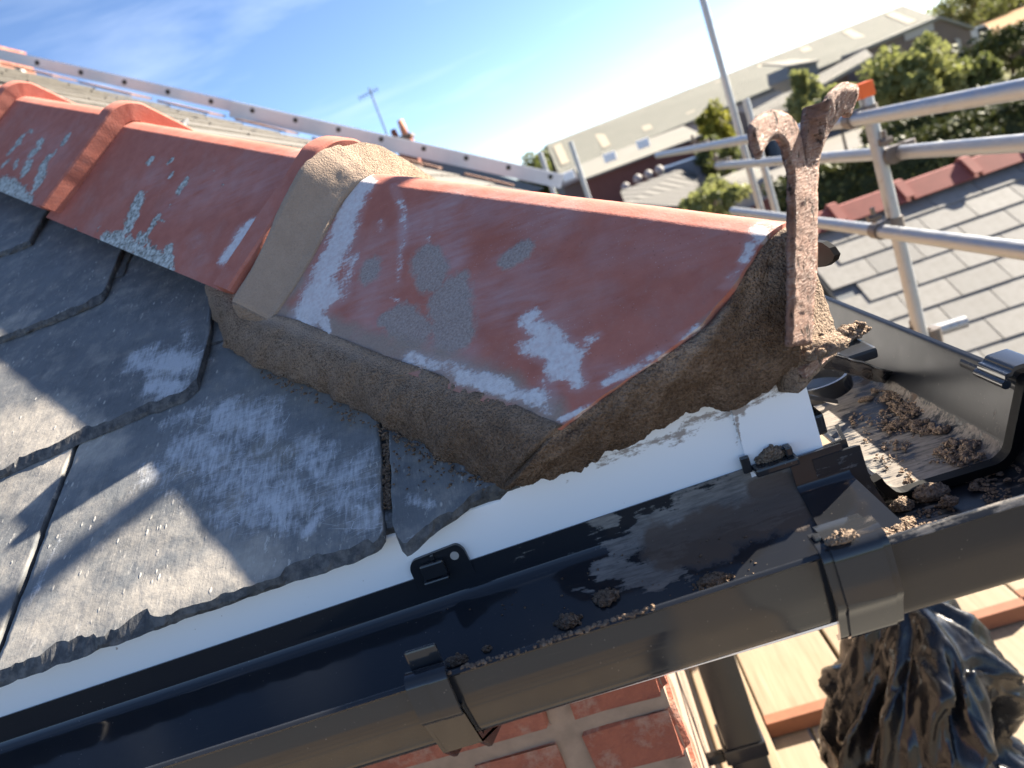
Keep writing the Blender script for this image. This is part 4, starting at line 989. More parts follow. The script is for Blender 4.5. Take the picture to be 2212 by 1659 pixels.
scatter([(1830, 900), (1900, 860), (2100, 1000), (1930, 1050)], 420, -.279, .0005, .0020, .05)
scatter([(1960, 1020), (2212, 985), (2212, 1040), (1990, 1060)], 420, -.287, .0006, .0026, -.05)
scatter([(1920, 1050), (2212, 1000), (2212, 1070), (1950, 1150)], 320, -.287, .0005, .0018, .1)
scatter([(1850, 1160), (1960, 1130), (1970, 1155), (1880, 1180)], 260, -.262, .0006, .0026, -.1)
scatter([(1880, 850), (1970, 860), (2160, 990), (1960, 1050)], 1500, -.2796, .0003, .0012, -.02)
scatter([(1930, 1045), (2212, 985), (2212, 1090), (1960, 1150)], 1300, -.2872, .0003, .0014, -.02)
scatter([(1840, 1165), (1965, 1135), (2100, 1120), (1880, 1185)], 500, -.262, .0003, .0014, -.05)
crumbs('mortar_crumbs', pts, 'fine mortar crumbs scattered over the floor of the side gutter and corner', 5)
pts = []
for (x, y, n, sp, rr) in ((1310, 1330, 60, 60, .0012), (1180, 1370, 60, 60, .0010), (1040, 1405, 30, 30, .0012)):
    for _ in range(n):
        q = (x+g.normal()*sp, 0); yy = 1398-.296*(q[0]-1106)-6; p = atZ((q[0], yy), -.2318); pts.append((V(p[0], .3665+g.normal()*.001, -.2335+zslope(p[0])), rr*(.5+g.random())))
for _ in range(150):
    q = (g.uniform(950, 1650), g.uniform(1090, 1330)); p = on(q, *BELP)
    if p[1] < .40 or p[1] > .462: continue
    pts.append((p+V(0, 0, zslope(p[0])), .0004+.0008*g.random()**2))
for _ in range(110):
    p = on((g.uniform(850, 1050), g.uniform(930, 1060)), NS, DS-.001); pts.append((p, .0005+.0011*g.random()**2))
for _ in range(140):
    p = on((g.uniform(828, 845)+0, g.uniform(930, 1100)), NS, DS-.006); pts.append((p, .0010+.0014*g.random()))
for q0, q1, n_, sp_ in (((560, 795), (1060, 1048), 260, 7), ((1100, 1046), (1300, 988), 30, 4)):
    for _ in range(n_):
        a_ = g.random(); q = (q0[0]+(q1[0]-q0[0])*a_+g.normal()*sp_, q0[1]+(q1[1]-q0[1])*a_+g.normal()*sp_+4); p = on(q, NS, DS) if q0[0] < 1090 else atY(q, .4525); pts.append((p, .0005+.0014*g.random()**2))
crumbs('mortar_crumbs', pts, 'specks of brown mortar along the front gutter lip and on the slates', 6, .5)
LUMPS = [((1310, 1293), 'b', .0085, 'brown mortar lump on the front gutter, the larger of the pair beside the lip', .6, (1.2, .8, .7)),
         ((1228, 1345), 'b', .0080, 'brown mortar lump lying against the front gutter lip, left of the larger one', .6, (1.2, .7, .8)),
         ((985, 1428), 'b', .0060, 'small flat mortar lump in the front gutter beside the bracket clip', .6, (1.5, .7, .7)),
         ((1052, 1402), 'b', .0036, 'tiny mortar lump at the front gutter lip, between bracket and larger lumps', .6, (1, .8, .8)),
         ((1545, 1255), 'b', .0095, 'dark flat mortar lump in the front gutter near the union strap', .8, (1.5, .6, .5)),
         ((1665, 985), 'z-.2165', .0115, 'brown mortar lump sitting on the back clip of the union', .35, (1.2, .6, .8)),
         ((1818, 1163), 'z-.2235', .0075, 'sunlit sandy mortar lump on top of the union strap', .0, (1.5, .8, .7)),
         ((1835, 722), 'z-.217', .020, 'pale mortar lump on the black bracket behind the iron', .05, (1.3, .8, .6)),
         ((2010, 1068), 'z-.284', .0130, 'largest brown mortar lump in the gutter corner', .25, (1.3, .8, .8)),
         ((1950, 1092), 'z-.284', .0095, 'knobbly mortar lump in the gutter corner, left of the largest one', .2, (1.1, .8, .8)),
         ((2050, 1085), 'z-.284', .0080, 'mortar lump in the gutter corner, right of the largest one', .35, (1.1, .8, .7)),
         ((1965, 1045), 'z-.282', .0070, 'mortar lump beside the rubber seal of the side gutter', .25, (1, .8, .9)),
         ((2105, 1055), 'z-.286', .0045, 'small mortar lump alone on the corner floor at the right', .35, (1.2, .8, .7)),
         ((1955, 1130), 'z-.268', .0070, 'crumbly mortar lump on the edge of the union saddle', .2, (1.5, .9, .6)),
         ((1832, 1075), 'z-.2655', .0028, 'tiny mortar crumb on the glossy union saddle', .1, (.8, 1.4, .8)),
         ((1935, 920), 'z-.279', .0075, 'mortar lump in the middle of the side gutter floor', .35, (1.2, .9, .6)),
         ((1870, 862), 'z-.279', .0070, 'blurred brown mortar lump at the shaded end of the side gutter', .5, (1.3, .8, .5)),
         ((2100, 965), 'z-.279', .0090, 'brown mortar lump heaped against the outer wall of the side gutter', .45, (1.4, .9, .6)),
         ((2035, 930), 'z-.279', .0070, 'mortar lump at the outer wall of the side gutter, second from its end seal', .45, (1.4, .9, .6))]
for k, (q, kind, r, lab, wet, sq) in enumerate(LUMPS):
    p = on(q, *BELP) if kind == 'b' else atZ(q, float(kind[1:]))
    lump(p, r*(.66 if kind[0] == 'z' else .85), 40+k*3.3, sq=sq, wet=wet*.6, label=lab)

# ================================================================== BELOW THE EAVES: downpipe, deck, rubble bag
ZD = -1.40; ZG = -4.6
dp = thing('downpipe', 'square black plastic downpipe on the side wall below the gutter', 'downpipe', (.035, 1.17, ZG))
m = MB(); m.box((.000, 1.135, ZG), (.066, 1.20, -.36), .006); m.build('pipe', make_plastic('downpipe_plastic', .014, .22), dp, autosmooth=.6)
for zz in (-1.06, -2.6):
    m = MB(); m.box((-.006, 1.131, zz), (.0695, 1.206, zz+.03), .003); m.box((-.036, 1.145, zz-.002), (-.006, 1.16, zz+.016), .002); m.build('pipe_clip', M_BLACK, dp)
def plank(x0, y0, x1, y1, z, w, label, band=True, along='Y', group='scaffold boards', matb=M_WOOD):
    t = thing('scaffold_board', label, 'board', ((x0+x1)/2, (y0+y1)/2, z), group)
    m = MB(); m.box((x0, y0, z), (x1, y1, z+.038), .004); m.build('plank', matb, t)
    if band:
        m = MB()
        if along == 'Y': m.box((x0-.001, y0-.0015, z-.001), (x1+.001, y0+.03, z+.0392), .001)
        else: m.box((x0-.0015, y0-.001, z-.001), (x0+.03, y1+.001, z+.0392), .001)
        m.build('end_band', M_OXIDE, t)
    return t
M_WOODG = m_plain('grey_board_wood', (.25, .235, .20), .8, 0, .15, 8)
# lower layer runs past the corner towards us
for k, x in enumerate((-.025, .205, .435, .665)):
    plank(x, -1.6, x+.222, 2.4, ZD-.044, .22, ['pale weathered scaffold board against the side wall, lower layer', 'pale scaffold board under the rubble bag, lower layer', 'scaffold board right of the rubble bag, lower layer', 'outermost scaffold board of the lower layer'][k], band=False, matb=M_WOODG if k == 1 else M_WOOD)
for k, (x, y) in enumerate(((-.02, 1.30), (.11, 1.545), (.345, 1.60), (.58, 1.69), (.81, 1.72))):
    plank(x, y, x+(.125 if k == 0 else .225), 5.2, ZD, .22, ['narrow scaffold board lapping the lower layer tight to the side wall', 'scaffold board with rusty end band behind the downpipe', 'scaffold board with rusty end band behind the rubble bag', 'scaffold board with rusty end band right of the rubble bag', 'outer scaffold board with rusty end band beside the standards'][k])
for k in range(5):
    y = -1.25+k*.29
    t = thing('scaffold_board', f'scaffold board of the front deck, {["outermost", "second from the outside", "middle", "second from the wall", "nearest the wall"][k]}', 'board', (-1.5, y, ZD), 'front deck boards')
    m = MB(); m.box((-3.4, y, ZD-.09), (-.05, y+.225, ZD-.05), .004); m.build('plank', M_WOOD, t)

# rubble bag: crumpled black polythene
def make_bagmat():
    t = NT('black_polythene'); t.set(color=(.008, .008, .009), rough=t.rng(t.noise(30, 3), .3, .7, .14, .34), spec=.5)
    h = t.math('ADD', t.noise(11, 2, .45, t.map((1, 1, .45), (.2, .3, 0)), 1.0), t.math('MULTIPLY', t.noise(34, 2, .4, t.map((1, 1, .3), (.3, -.2, 0)), .6), .18))
    t.set(normal=t.bump(h, .5, .03)); return t.m
bm = bmesh.new(); bmesh.ops.create_icosphere(bm, subdivisions=6, radius=1)
P = np.array([v.co[:] for v in bm.verts]); fs = [[v.index for v in f.verts] for f in bm.faces]; bm.free()
ang = np.arctan2(P[:, 1], P[:, 0]); zz = P[:, 2]
prof = np.interp(zz, [-1, -.75, -.3, .15, .45, .70, .84, .92, 1.0], [.80, 1.0, 1.08, 1.02, .92, .78, .62, .50, .40])
cyl = np.stack([np.cos(ang), np.sin(ang), zz*.55], 1)
r1 = np.abs(fbm(cyl, 1.5, 2, .4, 3)); r2 = np.abs(fbm(cyl, 3.4, 2, .4, 6))
fold = np.abs(np.sin(ang*3.5+2.5*fbm(cyl, 1.2, 2, .4, 5)))*np.clip((zz+.1)*1.0, 0, 1)
r3 = np.abs(fbm(cyl*V(1, 1, 1.8), 2.2, 2, .5, 12)); rr = prof*(1.20-.80*r1-.42*r2-.40*r3-.10*fold)
rad = np.sqrt(np.maximum(1e-6, P[:, 0]**2+P[:, 1]**2)); cap = np.clip(rad*2.4, 0, 1)
B = np.stack([np.cos(ang)*rr*cap*.175, np.sin(ang)*rr*cap*.16, (zz*.5+.5)*.52+.07*fbm(P, 1.6, 3, .5, 4)*(zz > -.5)], 1)
B[:, 0] += .05*np.clip((zz-.2), 0, 1)+.03*fbm(P, 1.1, 2, .5, 9)
B[:, 2] = np.maximum(B[:, 2], 0)
bag = mesh_obj('rubble_bag', B+V(.325, 1.15, ZD-.004), fs, make_bagmat(), None, True)
tag(bag, 'full black plastic rubble bag standing on the scaffold boards', 'rubble bag')
bm = bmesh.new(); bmesh.ops.create_icosphere(bm, subdivisions=5, radius=1)
P = np.array([v.co[:] for v in bm.verts]); fs = [[v.index for v in f.verts] for f in bm.faces]; bm.free()
d = 1+.35*(1-2*np.abs(fbm(P, 1.5, 4, .55, 2)))+.12*fbm(P, 4, 3, .6, 4)
B = P*d[:, None]*V(.11, .13, .10); B[:, 2] = np.maximum(B[:, 2], -.09)
tag(mesh_obj('plastic_sheet', B+V(.37, .93, ZD+.07), fs, bag.data.materials[0], None, True), 'crumpled bundle of black polythene in front of the rubble bag', 'plastic sheet')

# ================================================================== SCAFFOLD
scaf = thing('scaffold', 'galvanised tube scaffold with guard rails along the right side of the house', 'scaffold', (.97, 2.33, ZG))
R = .0197
def tube_part(a, b, name, parent=scaf, mat=M_GALV, r=R):
    m = MB(); m.tube(a, b, r, 20, inner=r-.004); return m.build(name, mat, parent, autosmooth=.6)
PA = (.975, 2.335)
tube_part(V(*PA, ZG), V(*PA, -.118), 'standard')
pB_ = on((1560, 150), AY, 4.5)
tube_part(V(pB_[0], 4.5, ZG), V(pB_[0], 4.5, 2.6), 'standard'); tube_part(V(pB_[0]+.07, 4.47, ZG), V(pB_[0]+.07, 4.47, -.02), 'standard')
tube_part(V(1.0, 1.27, ZG), V(1.0, 1.27, 2.0), 'standard', r=.014)
for q in ((1166, 328), (1232, 306)):
    p = atY(q, 6.4); tube_part(V(p[0], 6.4, ZG), V(p[0], 6.4, p[2]), 'standard')
def rail(q0, q1, x, name='guard_rail', ext=.5):
    a, b = on(q0, AX, x), on(q1, AX, x); d = unit(a-b); return tube_part(a+d*ext, b, name), a, b
_, ra, rb = rail((2212, 192), (1420, 336), .925)
_, sa, sb_ = rail((2212, 309), (1552, 358), 1.024)
_, ta, tb = rail((2212, 542), (1770, 481), .925)
m = MB(); m.tube(tb, tb+unit(tb-ta)*1.2, R, 20); m.build('guard_rail', M_GALV, scaf, autosmooth=.6)
tr = on((2005, 718), AY, 2.40); tr2 = on((2072, 699), AY, 2.40); tube_part(tr+V(-.1, 0, 0), tr2+V(.02, 0, .0), 'transom')
tube_part(V(-.2, 2.36, ZD-.09), V(1.1, 2.36, ZD-.09), 'transom'); tube_part(V(-.2, 4.4, ZD-.03), V(1.3, 4.4, ZD-.03), 'transom'); tube_part(V(-.2, .2, ZD-.08), V(1.1, .2, ZD-.08), 'transom')
m = MB(); m.box((PA[0]-.022, PA[1]-.022, -.125), (PA[0]+.022, PA[1]+.022, -.082), .006); m.build('end_cap', M_ORANGE, scaf)['label'] = 'orange plastic cap on the scaffold standard'
M_COUP = m_plain('dull_coupler', (.17, .145, .125), .55, .6, .4, 40)
def coupler(p, parent=scaf):
    m = MB(); p = np.array(p)
    m.tube(p+V(0, -.024, 0), p+V(0, .024, 0), .025, 16); m.tube(p+V(.05, 0, -.024), p+V(.05, 0, .024), .025, 16); m.box(p+V(.0, -.018, -.024), p+V(.05, .018, .024), .004)
    m.tube(p+V(-.01, -.015, .03), p+V(-.01, -.015, .075), .007, 10); m.tube(p+V(-.028, -.015, .045), p+V(.008, -.015, .045), .011, 6)
    m.build('coupler', M_COUP, parent, autosmooth=.6)
zr = lambda a, b, y: a[2]+(b[2]-a[2])*(y-a[1])/(b[1]-a[1])
coupler(V(.925, PA[1], zr(ra, rb, PA[1]))); coupler(V(1.0, PA[1]-.01, zr(sa, sb_, PA[1]))); coupler(V(.925, PA[1], zr(ta, tb, PA[1])))
coupler(V(.94, 4.5, zr(ra, rb, 4.5))); coupler(V(1.03, 4.5, zr(sa, sb_, 4.5))); coupler(V(.97, 2.36, tr[2]))

# ================================================================== LADDER on the side slope
la, lb = atY((-80, 100), 4.6), atY((1215, 388), 4.6); ld = unit(lb-la); ln = unit(np.cross(ld, AY)); ln *= np.sign(ln[2])
lad = thing('ladder', 'aluminium roof ladder lying up the side slope behind the hip tiles', 'ladder', tuple((la+lb)/2))
LL = np.linalg.norm(lb-la)
for dy in (0, .36):
    m = MB(); m.prism([la+V(0, dy, 0)-ln*.030, lb+V(0, dy, 0)-ln*.030, lb+V(0, dy, 0)+ln*.030, la+V(0, dy, 0)+ln*.030], V(0, .026, 0)); stile = m.build('stile', M_ALU, lad)
    if dy == 0: st0 = stile
q = atY((500, 240), 4.6); t0 = (q-la)@ld
m = MB(); a = la+ld*t0-V(0, .028, 0); m.prism([a-ln*.062, lb-V(0, .028, 0)-ln*.05, lb-V(0, .028, 0)+ln*.026, a+ln*.026], V(0, .026, 0)); m.build('stile', M_ALU, lad)
k = 0; first = (atY((81, 142), 4.6)-la)@ld-.25*1
while first+k*.247 < LL:
    p = la+ld*(first+k*.247)
    m = MB(); m.tube(p+V(0, .02, 0), p+V(0, .37, 0), .014, 12); rg = m.build('rung', M_ALU, lad, autosmooth=.6)
    yo = -.0015 if first+k*.247 < t0 else -.0295
    m = MB(); m.tube(p+V(0, yo, 0), p+V(0, yo+.004, 0), .014, 14); m.build('rung_end', M_DARKHOLE, rg)
    k += 1

# ================================================================== NEIGHBOURING ROOF (right)
nb = thing('neighbour_house', 'neighbouring house with pale grey slate roof and dark red ridge tiles', 'house', (3.0, 5.5, ZG))
YN = 5.5; rp0 = atY((1990, 400), YN); ZN = rp0[2]; tn_ = math.radians(30); SN = V(0, -math.cos(tn_), -math.sin(tn_)); NN = V(0, -math.sin(tn_), math.cos(tn_))
x_l = atY((1700, 492), YN)[0]
def nb_pt(x, s, h): return V(x, YN, ZN-.03)+SN*s+NN*h
m = MB(); m.prism([nb_pt(x_l, 0, 0), nb_pt(7, 0, 0), nb_pt(7, 3.2, 0), nb_pt(x_l, 3.2, 0)], -NN*.05); m.prism([V(x_l, YN, ZN-.05), V(7, YN, ZN-.05), V(7, YN+2.6, ZN-1.6), V(x_l, YN+2.6, ZN-1.6)], V(0, 0, -.05))
nbr = m.build('roof', M_GREY, nb)
def make_pale_slate():
    t = NT('pale_slate'); r = t.objrnd(); n = t.noise(18, 5)
    c = t.mix(r, (.205, .20, .188), (.255, .247, .23)); c = t.mix(t.rng(n, .4, .75, 0, .5), c, (.15, .142, .125)); return t.set(color=c, rough=.75, spec=.3)
M_PSL = make_pale_slate(); GN = .2
bm = bmesh.new(); bmesh.ops.create_cube(bm, size=1)
for v in bm.verts: v.co = Vector((v.co.x*.2965, v.co.y*.30, v.co.z*.008))
bmesh.ops.bevel(bm, geom=bm.edges[:], offset=.002, segments=1, affect='EDGES'); me_ps = bpy.data.meshes.new('slate'); bm.to_mesh(me_ps); bm.free(); me_ps.materials.append(M_PSL)
for r in range(15):
    s = .26+r*GN
    for k in range(17):
        x = x_l+.15+k*.3+(.15 if r % 2 else 0)
        o = bpy.data.objects.new('slate', me_ps); COL.objects.link(o); attach(o, nbr)
        p = nb_pt(x, s-.15, .012); o.location = tuple(p); o.rotation_euler = (math.radians(30-2.4)+random.uniform(-.006, .006), 0, random.uniform(-.006, .006))
M_DRT = m_plain('dark_red_clay', (.24, .075, .060), .8, 0, .25, 10)
m = MB()
rprof = [(-.150, -.105), (-.02, .0), (.02, .0), (.150, -.105), (.135, -.115), (.0, -.016), (-.135, -.115)]
m.sweep(rprof, lambda t, p: V(t, p[0], p[1]), [0, .43]); m.sweep([(a*1.12, b+.028) for a, b in rprof], lambda t, p: V(t, p[0], p[1]), [.395, .455])
rt0 = m.build('ridge_tile', M_DRT, nb); rt0.location = (x_l-.1, YN, ZN+.06); rt0.matrix_parent_inverse = Matrix.Translation(-Vector(ROOT_LOC[nb.name]))
for k in range(1, 12):
    put(rt0.data, 'ridge_tile', (x_l-.1+k*.455, YN, ZN+.06), nb)
m = MB(); m.box((x_l+.1, 3.0, ZG), (7, YN+2.4, ZN-1.75)); m.build('wall', M_BROWNWALL, nb)

# ================================================================== GROUND AND FARMYARD
gr = NT('grass_ground'); n1 = gr.noise(.08, 5); n2 = gr.noise(1.2, 4)
gr.set(color=gr.mix(n1, gr.mix(n2, (.055, .075, .022), (.13, .14, .045)), (.17, .15, .07)), rough=.9, spec=.1)
m = MB(); m.add([(-900, -300, ZG), (900, -300, ZG), (900, 1500, ZG), (-900, 1500, ZG)], [(0, 1, 2, 3)]); structure(m.build('ground', gr.m))
fm = NT('stubble_field'); fm.set(color=fm.mix(fm.noise(.06, 5), (.28, .175, .095), (.36, .235, .135)), rough=.95, spec=.05)
m = MB(); m.add([(60, 118, ZG+.05), (400, 100, ZG+.05), (400, 420, ZG+6), (40, 420, ZG+6)], [(0, 1, 2, 3)]); structure(m.build('field', fm.m))
ym = m_plain('yard_concrete', (.16, .15, .135), .9, 0, .2, .3)
m = MB(); m.add([(-6, 8, ZG+.02), (18, 8, ZG+.02), (22, 60, ZG+.02), (-6, 60, ZG+.02)], [(0, 1, 2, 3)]); structure(m.build('yard', ym))

m = MB(); m.add([(-40, -40, ZG+.03), (30, -40, ZG+.03), (30, 7.5, ZG+.03), (-40, 7.5, ZG+.03)], [(0, 1, 2, 3)]); structure(m.build('road', m_plain('concrete_road', (.15, .147, .14), .9, 0, .12, .8)))

# long shed
shed = thing('barn', 'long farm shed with grey-green corrugated roof and cream rooflights', 'barn', (18, 70, ZG))
def make_corr(name, a, b, sc):
    t = NT(name); w = t.wave(sc, None, 0, 'X'); n = t.noise(.35, 4)
    c = t.mix(n, a, b); return t.set(color=c, rough=.85, spec=.25, normal=t.bump(w, .6, .05))
MC1 = make_corr('corrugated_cement', (.17, .168, .14), (.22, .215, .18), 3.0); MC2 = make_corr('corrugated_pale', (.21, .20, .175), (.27, .255, .22), 3.0)
r0_, r1_ = atY((1180, 312), 75), atY((1949, 11), 75); e0_, e1_ = atY((1208, 378), 63), atY((2031, 40), 63)
zr_ = (r0_[2]+r1_[2])/2
m = MB(); m.prism([r0_, r1_, e1_, e0_], V(0, 0, -.2)); back = [r0_+V(0, 0, 0), r1_, r1_+V(0, 12, -4), r0_+V(0, 12, -4)]; m.prism(back, V(0, 0, -.2)); sr = m.build('roof', MC1, shed)
for k in range(9):
    f = (1200+k*89-1180)/769; w = .011
    if f+w > 1: break
    A_, B_ = lambda t, g_: (r0_+(r1_-r0_)*t)*(1-g_)+(e0_+(e1_-e0_)*t)*g_, None
    nrm_ = unit(np.cross(r1_-r0_, e0_-r0_)); nrm_ *= np.sign(nrm_[2])
    m = MB(); m.prism([A_(f-w, .16)+nrm_*.06, A_(f+w, .16)+nrm_*.06, A_(f+w, .80)+nrm_*.06, A_(f-w, .80)+nrm_*.06], -nrm_*.05); m.build('rooflight', M_SKYL, sr)
m = MB(); m.prism([e0_+V(0, .8, -.1), e1_+V(0, .8, -.1), V(e1_[0], e1_[1]+.8, ZG), V(e0_[0], e0_[1]+.8, ZG)], V(0, 20, 0)); m.build('wall', M_BROWNWALL, shed)
m = MB(); m.prism([e0_+V(0, .3, -.25), e1_+V(0, .3, -.25), e1_+V(0, .3, -.95), e0_+V(0, .3, -.95)], V(0, .2, 0)); m.build('fascia_band', M_PALE, shed)

# red brick range in front of its left half, pale-lit openings
rb_ = thing('brick_outbuilding', 'dark red brick outbuilding with white openings in front of the long shed', 'outbuilding', (6, 55, ZG))
a, b = atY((1262, 384), 55), atY((1510, 292), 55)
m = MB(); m.prism([a, b, V(b[0], 55, ZG), V(a[0], 55, ZG)], V(0, 5, 0)); m.build('wall', M_REDWALL, rb_)
m = MB(); m.prism([a+V(-.2, -.4, -.05), b+V(.2, -.4, -.05), b+V(.2, 5, .9), a+V(-.2, 5, .9)], V(0, 0, -.12)); m.build('roof', M_CORR2, rb_)
for (x, y) in ((1229, 380), (1318, 339), (1390, 310)):
    p = atY((x, y), 54.3); t = thing('floodlight', ['white lamp box under the shed eaves, leftmost of three', 'white lamp box under the shed eaves, middle of three', 'white lamp box under the shed eaves, rightmost of three'][(1229, 1318, 1390).index(x)], 'lamp box', tuple(p), 'lamp boxes')
    m = MB(); m.box(p+V(-.42, 0, -.3), p+V(.42, .5, .3), .08); m.build('housing', m_plain('white_enamel', (.85, .85, .88), .4), t); m = MB(); m.box(p+V(-.05, .5, -.05), p+V(.05, .75, .05)); m.build('arm', M_GREY, t)
# barn gable right
gw = [atY(q, 58) for q in ((1872, 108), (2029, 42), (2096, 66))]
gb = thing('brick_barn', 'brown brick barn end with a pale doorway right of the long shed roof', 'barn', (gw[1][0], 58, ZG))
m = MB(); m.prism([gw[0], gw[1], gw[2], V(gw[2][0], 58, ZG), V(gw[0][0], 58, ZG)], V(0, 4, 0)); m.build('wall', M_BROWNWALL, gb)
m = MB(); m.prism([gw[0]+V(-.1, -.2, .0), gw[1]+V(0, -.2, .0), gw[1]+V(0, -.2, .22), gw[0]+V(-.1, -.2, .22)], V(0, 4.4, 0)); m.prism([gw[1]+V(0, -.2, .0), gw[2]+V(.2, -.2, -.05), gw[2]+V(.2, -.2, .17), gw[1]+V(0, -.2, .22)], V(0, 4.4, 0)); m.build('roof', M_CORR2, gb)
p0, p1 = atY((2064, 82), 57.9), atY((2080, 112), 57.9); m = MB(); m.prism([V(p0[0], 57.9, p0[2]), V(p1[0], 57.9, p0[2]-.2), V(p1[0], 57.9, p1[2]-2), V(p0[0], 57.9, p1[2]-2)], V(0, .08, 0)); m.build('door', M_PALE, gb)
p0 = atY((1985, 66), 57.9); m = MB(); m.box(p0+V(-1.0, 0, -.35), p0+V(1.0, .08, .35)); m.build('vent_panel', M_PALE, gb)
# lean-to and loading box in the middle
lt = thing('lean_to', 'pale corrugated lean-to roof with a dark cladded loading box below the long shed', 'lean-to', tuple(atY((1740, 200), 50)*V(1, 1, 0)+V(0, 0, ZG)))
L_ = [atY((1610, 246), 57), atY((1870, 106), 57), atY((1886, 120), 50), atY((1752, 196), 50), atY((1668, 262), 50)]
m = MB(); m.prism(L_, V(0, 0, -.2)); m.build('roof', MC2, lt)
m = MB(); m.prism([L_[4]+V(0, .5, -.2), L_[3]+V(0, .5, -.2), V(L_[3][0], 50.5, ZG), V(L_[4][0], 50.5, ZG)], V(0, 5, 0)); m.build('wall', M_GREY, lt)
B_ = [atY(q, 49) for q in ((1701, 143), (1764, 134), (1769, 160), (1741, 186), (1704, 170))]
m = MB(); m.prism(B_, V(0, 4, 0)); bx = m.build('loading_box', M_GREY, lt)
m = MB(); m.prism([B_[0]+V(-.1, -.2, .05), B_[1]+V(.1, -.2, .05), B_[1]+V(.1, 4.2, .75), B_[0]+V(-.1, 4.2, .75)], V(0, 0, -.1)); m.build('box_roof', MC2, bx)
m = MB(); p = atY((1575, 262), 52); m.prism([atY((1535, 268), 52), atY((1600, 240), 52), atY((1632, 262), 52), V(atY((1632, 262), 52)[0], 52, ZG), V(atY((1535, 268), 52)[0], 52, ZG)], V(0, 3, 0)); m.build('end_wall', M_BROWNWALL, lt)

# low sheds nearer
ls = thing('low_shed', 'low shed with striped grey corrugated roof just above the lowest hip tile', 'shed', (4, 30, ZG))
q = [atY((1340, 412), 26), atY((1492, 356), 31), atY((1512, 392), 29), atY((1470, 445), 24), atY((1350, 440), 24)]
MC3 = make_corr('corrugated_grey', (.30, .29, .27), (.40, .39, .36), 1.2)
t = NT('ribbed_sheet'); w = t.wave(.55, t.map((1, 1, 1), (0, 0, -.35)), 0, 'Y'); t.set(color=t.mix(t.rng(w, .3, .6), (.06, .059, .057), (.15, .145, .137)), rough=.9, spec=.1); MR = t.m
m = MB(); m.prism(q, V(0, 0, -.15)); m.build('roof', MR, ls); m = MB(); m.prism([V(p_[0], p_[1]+.1, ZG) for p_ in q], V(0, 0, 1.8)); m.build('wall', M_REDWALL, ls)
for k, (x, y) in enumerate(((1378, 386), (1401, 377), (1424, 367), (1352, 404))):
    p = atY((x, y), 30); t = thing('vent_cowl', ['pale round vent cowl on the low shed ridge, second from the left', 'pale round vent cowl on the low shed ridge, third from the left', 'pale round vent cowl on the low shed ridge, rightmost', 'pale round vent cowl on the low shed ridge, leftmost'][k], 'vent', tuple(p), 'vent cowls')
    m = MB(); bm = bmesh.new(); bmesh.ops.create_uvsphere(bm, u_segments=12, v_segments=8, radius=.17); bm.transform(Matrix.Translation(Vector(p))); m.bm(bm); m.build('cowl', M_PALE, t, smooth=True); m = MB(); m.tube(p+V(0, 0, -1.2), p+V(0, 0, -.1), .07, 10); m.build('stem', M_PALE, t)
hb = thing('bungalow', 'small bungalow with pale tiled roof left of the hedge', 'house', tuple(atY((1580, 420), 26)*V(1, 1, 0)+V(0, 0, ZG)))
q = [atY((1535, 392), 29), atY((1640, 352), 29), atY((1668, 380), 25), atY((1572, 430), 25)]
m = MB(); m.prism(q, V(0, 0, -.15)); m.build('roof', MC2, hb)
m = MB(); m.prism([q[3]+V(0, .3, -.1), q[2]+V(0, .3, -.1), V(q[2][0], 25.3, ZG), V(q[3][0], 25.3, ZG)], V(0, 3, 0)); m.build('wall', M_PALE, hb)
m = MB(); m.prism([q[3]+V(.2, .1, -.6), q[2]+V(-.1, .1, -.6), q[2]+V(-.1, .1, -1.4), q[3]+V(.2, .1, -1.4)], V(0, .15, 0)); m.build('window_band', M_REDWALL, hb)
vn = atY((1512, 382), 30)
def van(p, s, mat, label, cat='van'):
    t = thing('parked_van', label, cat, tuple(V(p[0], p[1], ZG)))
    m = MB(); z = p[2]
    m.prism([p+V(-1.2*s, 0, -.9*s), p+V(1.2*s, 0, -.9*s), p+V(1.2*s, 0, -.1*s), p+V(.75*s, 0, .05*s), p+V(.45*s, 0, .7*s), p+V(-1.2*s, 0, .75*s)], V(0, 1.6*s, 0)); m.build('body', mat, t)
    m = MB(); m.prism([p+V(.5*s, -.02, .08*s), p+V(.78*s, -.02, .08*s), p+V(.52*s, -.02, .6*s), p+V(.1*s, -.02, .6*s), p+V(.1*s, -.02, .08*s)], V(0, .02, 0)); m.build('window', M_DARKHOLE, t)
    for sx in (-.75, .75):
        m = MB(); m.tube(p+V(sx*s, -.05, -.9*s), p+V(sx*s, .25, -.9*s), .33*s, 18); w_ = m.build('wheel', M_RUBBER, t)
van(vn, 1.0, m_plain('blue_grey_paint', (.10, .12, .16), .35), 'dark blue-grey van parked beside the low shed')
van(atY((2112, 92), 60), 1.5, m_plain('silver_paint', (.45, .47, .5), .35), 'silver van parked at the field edge beside the brick barn')

